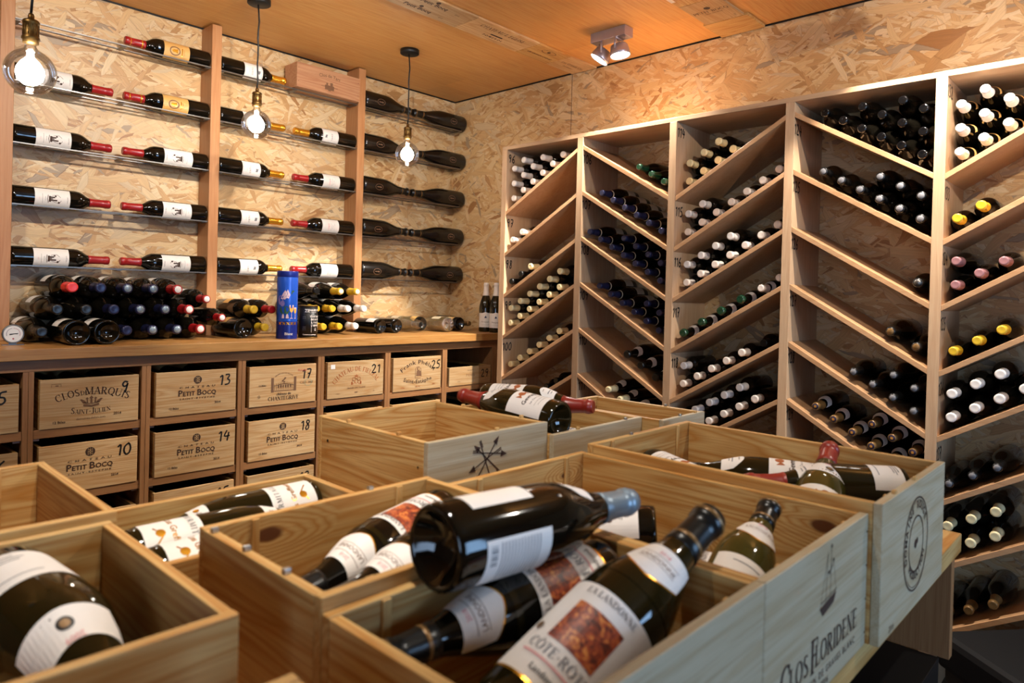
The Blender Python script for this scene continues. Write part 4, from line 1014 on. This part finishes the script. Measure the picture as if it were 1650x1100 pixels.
# blue champagne tin
t = thing('champagne_tin', 'tall blue tin with painted flowers and wine glasses standing at the worktop edge', 'tin', loc=(1.676, 3.018, WT+.0005))
mk('tin_body', MB().lathe([(0, .0), (.046, 0), (.0475, .002), (.0475, .292), (.047, .294), (0, .294)], 'blue', 48).mesh('tin_body'), t)
mk('tin_lid', MB().lathe([(.0478, .288), (.0483, .289), (.0483, .313), (.0475, .316), (.045, .3145), (0, .3145)], 'bluedk', 48).mesh('tin_lid'), t)
def cyl(R, a0, d=.0006): return lambda x, y: ((R+d)*math.sin(a0+x/R), -(R+d)*math.cos(a0+x/R), y)
b = MB(); A0 = -.45; RR = .0475
b.add(grid(-.075, .0, .075, .080, 24), cyl(RR, A0, .0003), 'bluedk')
b.add(merge(*[ribbon([(-.028+dx, .185), (-.02+dx, .205), (-.012+dx, .222+dx*.3), (-.006+dx, .205), (-.012+dx, .19)], .011) for dx in (0, .011)]), cyl(RR, A0), 'pinkp')
b.add(merge(disc(-.034, .180, .014, .022), disc(-.024, .165, .010, .014)), cyl(RR, A0), 'lilac')
b.add(merge(disc(-.022, .136, .015, .020), disc(-.004, .134, .012, .019), disc(.024, .222, .006, .005), disc(.018, .214, .003, .006)), cyl(RR, A0, .0005), 'green')
b.add(merge(poly([(-.026, .096), (-.014, .096), (-.016, .112), (-.020, .118), (-.024, .112)]), poly([(-.008, .096), (.006, .096), (.003, .112), (-.001, .118), (-.006, .112)])), cyl(RR, A0, .0008), 'pinkp')
for gx, gy, k in ((.018, .096, 1.0), (.038, .096, .82)):
    b.add(merge(poly([(gx-.010*k, gy+.055*k), (gx+.010*k, gy+.055*k), (gx+.008*k, gy+.036*k), (gx+.003*k, gy+.028*k), (gx-.003*k, gy+.028*k), (gx-.008*k, gy+.036*k)])), cyl(RR, A0, .0008), 'orange')
    b.add(merge(rect(gx-.010*k, gy+.055*k, gx+.010*k, gy+.062*k), ribbon([(gx, gy+.028*k), (gx, gy)], .0016), rect(gx-.007*k, gy-.001, gx+.007*k, gy+.001)), cyl(RR, A0, .0008), 'pinkp')
b.add(merge(*[ribbon([(-.04+.018*i, .066), (-.028+.018*i, .078)], .004) for i in range(5)], *[ribbon([(-.04+.018*i, .078), (-.028+.018*i, .066)], .004) for i in range(5)]), cyl(RR, A0, .0008), 'gold')
b.add(grid(-.05, .084, .05, .092, 16), cyl(RR, A0, .0007), 'blue')
b.add(up(text('Blanc', .013, .005), .018), cyl(RR, A0+.15, .0008), 'cwhite')
mk('painted_picture', b.mesh('painted_picture'), t)
# black can
t = thing('black_can', 'black tin can with white lettering beside the blue tin', 'can', loc=(1.793, 3.028, WT+.0005))
mk('can_body', MB().lathe([(0, 0), (.045, 0), (.045, .15), (0, .15)], 'black', 48).mesh('can_body'), t)
mk('rim', MB().lathe([(.0445, .0), (.0468, .0), (.0468, .004), (.0455, .005)], 'brass', 40).mesh('rim'), t)
mk('can_lid', MB().lathe([(.0455, .150), (.0468, .151), (.0468, .155), (.0455, .156), (.0445, .154), (.0445, .150), (0, .150)], 'brass', 40).mesh('can_lid'), t)
b = MB(); c2 = cyl(.045, -.12, .0006)
b.add(merge(xform(text('ZE', .015, .02), -.014, .124), xform(text('TABLIER DU', .008, .03), .020, .130), xform(text('COLLECTION', .004), .020, .122)), cyl(.045, -.3, .0006), 'cwhite')
b.add(merge(ribbon([(.006, .028), (.006, .112), (.050, .112), (.050, .028), (.006, .028)], .0012), *[xform(text(s_, .0085, .03), .028, y_) for s_, y_ in (('TOUT BON', .099), ('DE LA VIE', .085), ('IL Y A DE', .070), ("L' ESPOIR", .056))], poly([(.022, .040), (.034, .040), (.028, .033)]), rect(.024, .045, .032, .048)), cyl(.045, -.3, .0006), 'cwhite')
b.add(merge(xform(text('Conserve a partager', .006, .02), 0, .014)), cyl(.045, -.3, .0006), 'cwhite')
b.add(merge(*[ribbon([(-.036, y_), (-.028, y_+.002), (-.020, y_+.001)], .0013) for y_ in (.045, .038, .052, .092, .100)]), cyl(.045, -.3, .0006), 'greyp')
mk('printed_lettering', b.mesh('printed_lettering'), t)
# thermometer
t = thing('dial_thermometer', 'small round steel dial thermometer on a foot beside the left post', 'thermometer', loc=(.626, 3.115, WT+.0005))
Rx = Matrix.Rotation(math.pi/2, 4, 'X')
o = mk('dial_case', MB().lathe([(0, -.008), (.030, -.008), (.035, -.004), (.0355, .004), (.033, .006), (.0305, .004), (0, .004)], 'steel', 40).mesh('dial_case'), t); o.matrix_local = Matrix.Translation((0, 0, .041)) @ Rx
b = MB().add(disc(0, 0, .030, n=40), lambda x, y: (x, -.0043, y), 'dial')
b.add(ribbon([(.021*math.cos(a), .021*math.sin(a)) for a in [math.radians(200-10*q) for q in range(11)]], .0012), lambda x, y: (x, -.0047, y), 'navy'); b.add(ribbon([(.021*math.cos(a), .021*math.sin(a)) for a in [math.radians(90-11*q) for q in range(11)]], .0012), lambda x, y: (x, -.0047, y), 'red')
b.add(merge(ribbon([(-.012, -.002), (.016, .002)], [.0045, .001]), rect(-.01, -.001, .014, .0008)), lambda x, y: (x, -.0050, y), 'black'); b.add(disc(0, -.018, .003), lambda x, y: (x, -.0047, y), 'red')
o = mk('dial_face', b.mesh('dial_face'), t); o.location = (0, 0, .041)
mk('foot', MB().box(-.034, .034, -.008, .012, 0, .002, 'steel').box(-.012, .012, .004, .006, .001, .012, 'steel').mesh('foot'), t)
o = mk('top_loop', MB().tube([(-.006, 0, .074), (-.006, 0, .082), (.006, 0, .082), (.006, 0, .074)], .0012, 'brass').mesh('top_loop'), t)

# ------------------------------------------------------------------ pendants
def pendant(x, y, zb, label, gl=.0625):
    t = thing('pendant_lamp', label, 'lamp', 'bare globe pendants', (x, y, zb))
    H_ = CEIL-zb
    mk('canopy', MB().lathe([(0, H_-.0225), (.046, H_-.0225), (.049, H_-.020), (.049, H_-.0005), (0, H_-.0005)], 'black', 40).mesh('canopy'), t)
    wob = [(.0025*math.sin(q*1.7), .0025*math.cos(q*1.3), .155+(H_-.023-.155)*q/10) for q in range(11)]
    mk('cord', MB().tube(wob, .0035, 'black', 10).mesh('cord'), t)
    sk = MB().lathe([(0, .158), (.006, .158), (.0075, .152), (.0075, .143), (.018, .140), (.0205, .136), (.0205, .130), (.0185, .128), (.0185, .098), (.0215, .094), (.0215, .088), (.019, .086), (.019, .078), (0, .078)], 'brass', 32)
    for q in range(12):
        a = q*math.pi/6; sk.tube([(.0188*math.cos(a), .0188*math.sin(a), .099), (.0188*math.cos(a), .0188*math.sin(a), .127)], .0013, 'brass', 6)
    mk('socket', sk.mesh('socket'), t)
    P = [(.013, .080), (.0135, .070), (.018, .062)]+[(gl*math.cos(a), gl*math.sin(a)) for a in [math.radians(70-8*q) for q in range(20)]]+[(0, -gl)]
    bg = mk('bulb_glass', MB().lathe(P, 'bulbglass', 48).mesh('bulb_glass'), t)
    mk('bulb_core', MB().lathe([(0, .060), (.007, .058), (.009, .040), (.022, .027), (.032, .010), (.034, -.004), (.029, -.021), (.016, -.033), (0, -.037)], 'glow', 24).mesh('bulb_core'), bg)
    l = D.lights.new('bulb_light', 'POINT'); l.energy = 5.0; l.color = (1, .93, .84); l.shadow_soft_size = .03
    o = D.objects.new('bulb_light', l); C.objects.link(o); o.parent = t; o.location = (0, 0, 0)
pendant(.483, 2.27, 1.967, 'large clear globe pendant lamp nearest the left edge')
pendant(1.455, 2.92, 2.108, 'clear globe pendant lamp hanging in front of the second bay')
pendant(2.275, 2.905, 2.110, 'clear globe pendant lamp hanging near the corner')

# ------------------------------------------------------------------ ceiling spots
def double_spot(x, y, label, heads, along='y', watts=40, ang=85, vis=True):
    t = thing('double_spotlight', label, 'spotlight', 'ceiling spotlights', (x, y, CEIL))
    lx, ly = (.034, .098) if along == 'y' else (.098, .034)
    o = MB().box(-lx, lx, -ly, ly, -.046, -.0005, 'alu').obj('housing', t, .002)
    for hi, hd in enumerate(heads):
        off, tgt = hd[:2]; wt_, an_ = (hd[2], hd[3]) if len(hd) > 2 else (watts, ang)
        p = Vector((0, off, -.105)) if along == 'y' else Vector((off, 0, -.105))
        d = (Vector(tgt)-(Vector((x, y, CEIL))+p)).normalized()
        q = d.to_track_quat('-Z', 'Y').to_matrix().to_4x4()
        side = Vector((-d.y, d.x, 0)).normalized()
        y_ = MB()
        for s_ in (-1, 1):
            a = p+side*.050*s_; y_.tube([a+Vector((0, 0, .0)), a+Vector((0, 0, .052))], .005, 'alu', 6)
        y_.tube([p+side*.050+Vector((0, 0, .052)), p-side*.050+Vector((0, 0, .052))], .005, 'alu', 6)
        y_.obj('yoke', t)
        h = mk('lamp_head', MB().lathe([(0, .030), (.030, .030), (.040, .024), (.047, -.012), (.0475, -.024), (.0455, -.024), (.044, -.010), (.036, -.006), (0, -.006)], 'alu', 40).mesh('lamp_head'), t)
        h.matrix_local = Matrix.Translation(p) @ q
        g = mk('lamp_face', MB().lathe([(0, -.0075), (.036, -.0075), (.043, -.018), (.0435, -.0205), (.040, -.020), (.034, -.0095), (0, -.0095)], 'lampface', 32).mesh('lamp_face'), h)
        w_ = mk('wire', MB().tube([p+Vector((.0, 0, .03)), p+Vector((.012, .008, .045)), p+Vector((-.008, .012, .052)), p+Vector((0, 0, .06))], .0012, 'black', 6).mesh('wire'), t)
        l = D.lights.new('spot_light', 'SPOT'); l.energy = wt_*SPOT; l.spot_size = math.radians(an_); l.spot_blend = .75 if len(hd) == 2 else .3; l.color = (1, .925, .83); l.shadow_soft_size = .018
        so = D.objects.new('spot_light', l); C.objects.link(so); so.parent = t; so.matrix_local = Matrix.Translation(p+d*.03) @ q
    return t
double_spot(2.718, 1.944, 'grey double spotlight on the ceiling before the rack, both lamps lit', [(.055, (2.10, 2.95, .80), 200, 60), (-.050, (2.74, 1.70, 1.2), 88, 105)], 'y', 58, 150)
double_spot(2.50, .50, 'grey double spotlight over the right end of the rack, above the view', [(.055, (2.80, .66, 1.7), 85, 80), (-.055, (2.78, .22, 1.5), 50, 80)], 'y', 62, 150)
double_spot(1.25, 1.75, 'grey double spotlight above the view over the middle crates', [(-.055, (1.0, 3.4, 2.0)), (.055, (2.2, 3.4, 2.0))], 'x', 50, 78)
double_spot(.35, .55, 'grey double spotlight above the camera over the crate table', [(-.055, (.25, 1.2, .9)), (.055, (1.0, 1.1, .9))], 'x', 46, 70)
double_spot(-.35, 1.75, 'grey double spotlight left of the view towards the cabinet', [(-.055, (-.1, 3.3, 1.6)), (.055, (.6, 3.4, 1.9))], 'x', 34, 78)
double_spot(1.75, -.35, 'grey double spotlight behind the camera towards the rack', [(-.055, (3.0, 1.7, 1.9), 52, 84), (.055, (1.3, .6, 1.0), 26, 70)], 'x', 24, 70)

# ------------------------------------------------------------------ crate boards nailed to the ceiling
def ceil_board(x0, x1, y0, y1, label, items=(), flip=1, zz=.010, mat='pineb_x'):
    t = MB().box(x0, x1, y0, y1, CEIL-zz, CEIL-.0005, mat)
    o = t.obj('crate_board', None, .0008); tag(o, label, 'board', 'printed crate boards on the ceiling')
    if items:
        for cl in clusters(items):
            b = MB()
            for i, m, sh, *_ in cl: b.add(sh, lambda x, y: ((x0+x1)/2+x, (y0+y1)/2-y, CEIL-zz-.0006-.0002*i), m)
            b.obj('printed_lettering', o)
SB = lambda sh: ([(x, y) for x, y in sh[0]], sh[1])
def pair(s1, s2=None):
    out = [(merge(up(merge(xform(text('Petit Bocq', .026, .02), 0, 0), xform(text('12 Btles', .010), -.14, -.002), xform(text('2012', .010), .14, -.004)), .03), up(merge(xform(text('Petit Bocq', .026, .02), -.03, 0), xform(text('12 Btles', .010), -.17, 0), xform(text('2012', .010), .11, -.004)), -.05), disc(0, .067, .011), disc(-.03, -.012, .010)), 'ink')]
    return out
ceil_board(1.30, 1.745, 2.305, 2.475, 'bare crate board at the far left of the ceiling strip', [(xform(text('PAUILLAC', .02, .01), .1, .02), 'inkf')])
ceil_board(1.747, 2.19, 2.303, 2.473, 'crate board with two round-emblem prints on the ceiling strip', pair(1))
ceil_board(2.192, 2.615, 2.303, 2.473, 'crate board with a chateau name in the middle of the ceiling strip', [(merge(up(serif("CHATEAU L'EGLISE", .026), .025), up(text('POMEROL', .016, .02, 1.5), -.045), ribbon([(-.04, -.01), (.04, -.01)], .012)), 'ink')])
ceil_board(2.617, 2.86, 2.303, 2.473, 'pale crate board with a crest print near the spotlight', [(merge(up(text('LES GRANDS CHENES', .014, .015), -.03), ringshape(0, .04, .05, .02, .003), disc(0, .04, .01)), 'ink')], mat='pine_x')
ceil_board(2.862, 3.09, 2.303, 2.473, 'crate board with script print touching the right wall', [(merge(up(text('Les Grands Cru', .02, .01), .0), up(text('Bordeaux', .014), -.035)), 'inkf')])
ceil_board(2.20, 2.66, 1.375, 1.555, 'pale knotty crate board cut by the top of the view', [(rect(.10, -.09, .17, -.07), 'cwhite'), (xform(text('2012', .02, .01), -.02, -.02), 'ink')], mat='pine_x')
ceil_board(2.662, 2.905, 1.375, 1.555, 'orange crate board printed with a round emblem before the wall', [(merge(xform(merge(up(serif('PETIT BOCQ', .022), 0), up(text('SAINT-ESTEPHE', .009), -.02), disc(0, .045, .014)), 0, 0, 1, rot=math.pi/2), xform(text('2013', .01), .09, .06)), 'ink')])
ceil_board(2.907, 3.09, 1.36, 1.57, 'short bare board end with a grey knot at the right wall', zz=.012, mat='pine_y')

# ------------------------------------------------------------------ crate table
TZ = .94
tb = thing('crate_table', 'wooden display table carrying the open wine crates', 'table')
MB().box(-.75, 1.655, .288, 1.40, TZ-.038, TZ-.0005, 'pine_x').obj('table_top', tb, .002)
MB().box(1.60, 1.624, .293, 1.38, .70, TZ-.0385, 'oak_z').obj('end_panel', tb, .001)
MB().box(.55, 1.599, .31, 1.25, 0, .70, 'black').obj('shade_block', tb, .001)  # black box added to stand in for the dark space under the table
MB().box(-.70, -.676, .293, 1.38, 0, TZ-.0385, 'oak_z').obj('end_panel', tb, .001)
MB().box(-.675, 1.599, 1.30, 1.32, 0, TZ-.0385, 'oak_x').obj('back_panel', tb, .001)

cr = {}
cr['F1'] = crate('open pine crate printed with a sailing ship, front right of the table', .6865, 1.0165, .284, .768, TZ, 1.117, front='pinep_x', rear='pine_x_k2', rightm='pine_y_k', th=.0115, nubs=[])
cr['F2'] = crate('small open crate with the big tilted bottle, front centre of the table', .3335, .6855, .2845, .5295, TZ, 1.117, front='pinep_x', rear='pine_x', th=.0115)
cr['G'] = crate('small open crate with two lying bottles behind the front centre crate', .3335, .663, .5305, .782, TZ, 1.130, front='pine_x', rear='pine_x_k', leftm='pine_y', nubs=[(.339, .755), (.339, .68), (.339, .60), (.56, .777)])
cr['E'] = crate('open crate with an oval printed mark at the right end of the table', 1.0185, 1.377, .267, .757, TZ, 1.132, front='pinep_x', nubs=[(1.15, .75), (1.09, .272), (1.2, .272)], th=.012)
cr['A'] = crate('tall empty crate printed with crossed arrows at the back of the table', .7355, 1.0355, .866, 1.195, TZ, 1.1535, front='pinep_x', battens=False, nubs=[(.741, 1.1), (.741, .95), (.90, .871), (1.03, 1.10), (1.03, .93)])
cr['B'] = crate('open crate with two red-capped bottles across it, right of the tall empty crate', 1.037, 1.347, .851, 1.215, TZ, 1.130, front='pinep_x', nubs=[(1.12, .857), (1.29, .857)])
cr['C'] = crate('narrow empty crate at the far right corner of the table', 1.3485, 1.536, .797, 1.117, TZ, 1.130, front='pinep_x', nubs=[(1.53, .9), (1.43, .803), (1.50, .803)])
cr['H'] = crate('low open crate with labelled bottles between the left crates and the tall empty crate', .2995, .622, .798, 1.045, TZ, 1.090, battens=False)
cr['I'] = crate('empty crate at the left edge behind the front left crate', -.10, .2875, .902, 1.222, TZ, 1.130)
cr['J'] = crate('open crate with one large round bottle at the front left', -.22, .270, .5515, .871, TZ, 1.130, battens=False)
cr['K'] = crate('crate corner just visible at the bottom edge, nearest the camera', -.24, .2555, .10, .441, TZ, 1.130, battens=False) if False else None
kc = crate('crate corner just visible at the bottom edge, nearest the camera', -.20, .2555, .292, .4415, TZ, 1.130, battens=False)
# ship print
sh = xform(merge(poly([(-.036, .010), (.033, .018), (.022, .004), (-.022, -.004)]), ribbon([(-.03, .016), (.034, .021)], .0012), ribbon([(-.012, .014), (-.006, .086)], .0013), ribbon([(.006, .014), (.008, .092)], .0013), ribbon([(-.034, .012), (-.006, .084)], .0009), ribbon([(.031, .020), (.018, .070)], .0009), ribbon([(-.006, .052), (.016, .062)], .0012), ribbon([(-.005, .058), (.004, .050), (.014, .066)], .0009), disc(.009, .092, .0028), disc(.018, .069, .0028), disc(.0, .055, .0025)), .006, .012, .80)
marks(cr['F1'], [(merge(up(sh, -.006), up(merge(xform(serif('C', .038), -.118, -.003), xform(serif('LOS', .0245), -.080, .001), xform(serif('F', .038), -.034, -.003), xform(serif('LORIDENE', .0245), .042, .001)), -.051), up(text('GRAND VIN DE GRAVES BLANC', .0085, .008, 1.35, width=.215), -.069), up(text('2016', .009, .006), -.083)), 'ink')], ('y', .284, .862, 1.0285))
marks(cr['F1'], [(merge(*[disc(0, -.07+.045*i, .0016) for i in range(4)]), 'inkb')], ('y', .284, 1.011, 1.0285), 'nail_head')
# oval print
ov = merge(ringshape(0, 0, .062, .062, .0022), ringshape(0, 0, .037, .037, .0022), ringshape(0, 0, .058, .058, .0008), *[xform(text(ch, .0105, .02), .0475*math.cos(a), .0475*math.sin(a), 1, rot=a-math.pi/2) for ch, a in [(c_, math.radians(195-13.5*i)) for i, c_ in enumerate('DOMAINE ROUGE')] if ch != ' '],
           *[xform(text(ch, .0105, .02), .0475*math.cos(a), .0475*math.sin(a), 1, rot=a+math.pi/2) for ch, a in [(c_, math.radians(222+12*i)) for i, c_ in enumerate('PRODUCTION')]], disc(-.003, 0, .006), disc(.005, .003, .004), xform(text('2016', .008), -.11, -.082))
ov = xform(ov, 0, 0, 1.12)
marks(cr['E'], [(ov, 'ink')], ('y', .267, 1.197, 1.037))
# crossed arrows print
def arrow(x0, y0, x1, y1, w=.0022):
    dx, dy = x1-x0, y1-y0; L = math.hypot(dx, dy); ux, uy = dx/L, dy/L
    return merge(ribbon([(x0, y0), (x1, y1)], w), poly([(x1+ux*.010, y1+uy*.010), (x1-uy*.006-ux*.006, y1+ux*.006-uy*.006), (x1+uy*.006-ux*.006, y1-ux*.006-uy*.006)]), ribbon([(x0-uy*.003, y0+ux*.003), (x0+ux*.014-uy*.003, y0+uy*.014+ux*.003)], .002))
marks(cr['A'], [(merge(arrow(-.030, -.038, .022, .030), arrow(.034, .014, -.034, -.022) if False else arrow(.036, -.030, -.026, .022), arrow(-.034, .010, .036, .006) if False else arrow(.034, .016, -.036, -.014), arrow(-.036, .016, .040, .004), arrow(-.020, .034, .012, -.042)), 'ink')], ('y', .866, .872, 1.107))
marks(cr['A'], [(merge(disc(-.13, .06, .003, n=10), disc(-.13, -.02, .003, n=10), disc(.10+.04, .06, .002, n=10)), 'inkb')], ('x', .7355, 1.03, 1.05), 'nail_head')

# ------------------------------------------------------------------ bottles in the crates
Rb = .041
bottle('wine_bottle', 'dark bottle with grey capsule lying across the rims of the front crates', (.4266, .4923, 1.1604), (.7258, .4716, 1.1500), (.25, .1, 1), 'burgundy', .0415, glass='glass', cap='cgrey', cap_z=.236,
       labels=[('label', 'fplain', d_plain(.03, .110, .62, 'white', False)), ('back_label', 'fback', d_backside), ('neck_label', 'fshield', d_shield)], group='bottles in the front crates')
def second_label(root_face, key, fn): pass
bottle('wine_bottle', 'large tilted bottle with a red picture label leaning out of the front crate', (.4231, .3916, 1.0295), (.7062, .3545, 1.1627), (-.40, -.55, 1), 'burgundy', .0465, glass='glass_o', cap='cdark', cap_z=.240, ring='cbrown', labels=LAND, group='picture-label bottles')
bottle('wine_bottle', 'bottle with a dark gold-ringed capsule lying low under the tilted bottle', (.655, .462, 1.084), (.362, .487, 1.080), (-.1, -.75, 1), 'burgundy', .039, glass='glass', cap='cdark', cap_z=.240, ring='cbrown', labels=LAND, group='picture-label bottles')
bottle('wine_bottle', 'picture-label bottle at the back of the second row crate', (.648, .728, 1.086), (.372, .668, 1.068), (-.1, -.45, 1), 'burgundy', .0405, glass='glass', cap='cdark', cap_z=.245, labels=LAND, group='picture-label bottles')
bottle('wine_bottle', 'picture-label bottle at the front of the second row crate', (.648, .640, 1.083), (.372, .600, 1.082), (-.1, -.35, 1), 'burgundy', .0405, glass='glass', cap='cdark', cap_z=.245, labels=LAND, group='picture-label bottles')
bottle('wine_bottle', 'olive-glass bottle standing tilted against the wall of the ship-printed crate', (.762, .378, 1.008), (.966, .397, 1.112), (-.5, -.6, .8), 'burgundy', .0395, glass='glass_g', cap='cdark', cap_z=.243, ring='cbrown', labels=[('label', 'f6', d_plain(.055, .12, 1.05, 'white', True)), ('neck_label', 'f6n', d_landcollar)], group='bottles in the front crates')
bottle('wine_bottle', 'bottle with a white label and its base to the right in the ship-printed crate', (.870, .520, 1.062), (.735, .735, 1.040), (-.1, -.2, 1), 'burgundy', .0405, glass='glass', cap='cdark', cap_z=.243, labels=[('label', 'f7', d_domaine)], group='bottles in the front crates')
bottle('wine_bottle', 'picture-label bottle at the bottom of the ship-printed crate', (.955, .345, .995), (.880, .640, .995), (-.3, -.3, 1), 'burgundy', .0405, glass='glass', cap='cdark', cap_z=.243, labels=LAND[:1], group='picture-label bottles')
# crate E
bottle('wine_bottle', 'bottle lying at the left of the oval-printed crate, neck to the back', (1.315, .415, 1.064), (1.195, .690, 1.072), (-.1, -.2, 1), 'burgundy', Rb, glass='glass_o', cap='cdark', cap_z=.243, labels=[('label', 'dom', d_domaine), ('neck_label', 'shl', d_shield)], group='bottles in the oval-printed crate')
bottle('wine_bottle', 'red-capped bottle leaning up against the wall of the oval-printed crate', (1.080, .385, 1.022), (1.322, .437, 1.136), (-.6, -.5, .7), 'burgundy', Rb, glass='glass_g', cap='wax', cap_z=.236, labels=[('label', 'dom', d_domaine), ('neck_label', 'mgc', d_magnumcollar)], group='bottles in the oval-printed crate')
bottle('wine_bottle', 'red-capped bottle lying at the front of the oval-printed crate', (1.322, .318, 1.082), (1.155, .520, 1.086), (-.1, -.3, 1), 'burgundy', .040, glass='glass_o', cap='wax', cap_z=.225, labels=[('label', 'domlow', d_plain(.012, .07, 1.1, 'white', True)), ('neck_label', 'shl', d_shield)], group='bottles in the oval-printed crate')
bottle('wine_bottle', 'bottle at the back left corner of the oval-printed crate, white label just visible', (1.20, .735, 1.062), (1.09, .46, 1.050), (-.1, -.2, 1), 'burgundy', .040, glass='glass', cap='cdark', labels=[('label', 'dom', d_domaine)], group='bottles in the oval-printed crate')
# crate B
bottle('wine_bottle', 'red-capped bottle, base to the front, in crate beside the tall empty crate', (1.100, .885, 1.143), (1.085, 1.165, 1.166), (-.3, -.25, 1), 'burgundy', Rb, glass='glass_o', cap='wax', cap_z=.218, labels=[('label', 'dom', d_domaine), ('neck_label', 'shl', d_shield)], group='red-capped bottles across the crate')
bottle('wine_bottle', 'red-capped bottle, cap to the right, in crate beside the tall empty crate', (1.175, 1.180, 1.143), (1.262, .925, 1.152), (-.3, -.25, 1), 'burgundy', Rb, glass='glass_o', cap='wax', cap_z=.222, labels=[('label', 'dom', d_domaine), ('neck_label', 'shl', d_shield)], group='red-capped bottles across the crate')
bottle('wine_bottle', 'lower bottle with only its white label showing under the two red-capped ones', (1.245, .895, 1.058), (1.245, 1.175, 1.058), (-.3, -.35, 1), 'burgundy', Rb, glass='glass', cap='wax', cap_z=.222, labels=[('label', 'dom', d_domaine)], group='bottles lying lower in that crate')
# crate H
HL = [('label', 'herm', d_hermitage), ('neck_label', 'hcol', d_smallcollar)]
for (yy, z_, rev, lb, tx) in ((.945, 1.052, 0, 'rearmost left-based script-label bottle in the low crate', 0), (1.000, 1.052, 1, 'script-label bottle along the back wall of the low crate, neck to the left', 0), (.868, 1.050, 0, 'middle script-label bottle in the low crate', .0), (.826, 1.000, 0, 'nearest script-label bottle in the low crate, half hidden', .0)):
    a, b_ = (.608, .316) if rev else (.313, .605)
    bottle('wine_bottle', lb, (a, yy, z_), (b_, yy, z_), (0, -.8, 1), 'burgundy', .0375, glass='glass_o', cap='cdark', cap_z=.25, labels=HL, group='script-label bottles in the low crate')
# crate J
bottle('wine_magnum', 'large round bottle lying in the front left crate, neck towards the camera', (.160, .850, 1.082), (.203, .575, 1.062), (-.2, -.45, 1), 'champagne', .053, glass='glass_o', cap='cdark', labels=[('label', 'mgm', d_plain(.03, .10, 1.2, 'white', True)), ('neck_label', 'mgc', d_magnumcollar)], group='bottles in the front left crate')
bottle('wine_bottle', 'second bottle lying beneath the large one in the front left crate', (.215, .845, .992), (.225, .575, .992), (-.2, -.45, 1), 'burgundy', .041, glass='glass', cap='cdark', labels=[('neck_label', 'shl', d_shield)], group='bottles in the front left crate')

# ------------------------------------------------------------------ dark stool in the lower right
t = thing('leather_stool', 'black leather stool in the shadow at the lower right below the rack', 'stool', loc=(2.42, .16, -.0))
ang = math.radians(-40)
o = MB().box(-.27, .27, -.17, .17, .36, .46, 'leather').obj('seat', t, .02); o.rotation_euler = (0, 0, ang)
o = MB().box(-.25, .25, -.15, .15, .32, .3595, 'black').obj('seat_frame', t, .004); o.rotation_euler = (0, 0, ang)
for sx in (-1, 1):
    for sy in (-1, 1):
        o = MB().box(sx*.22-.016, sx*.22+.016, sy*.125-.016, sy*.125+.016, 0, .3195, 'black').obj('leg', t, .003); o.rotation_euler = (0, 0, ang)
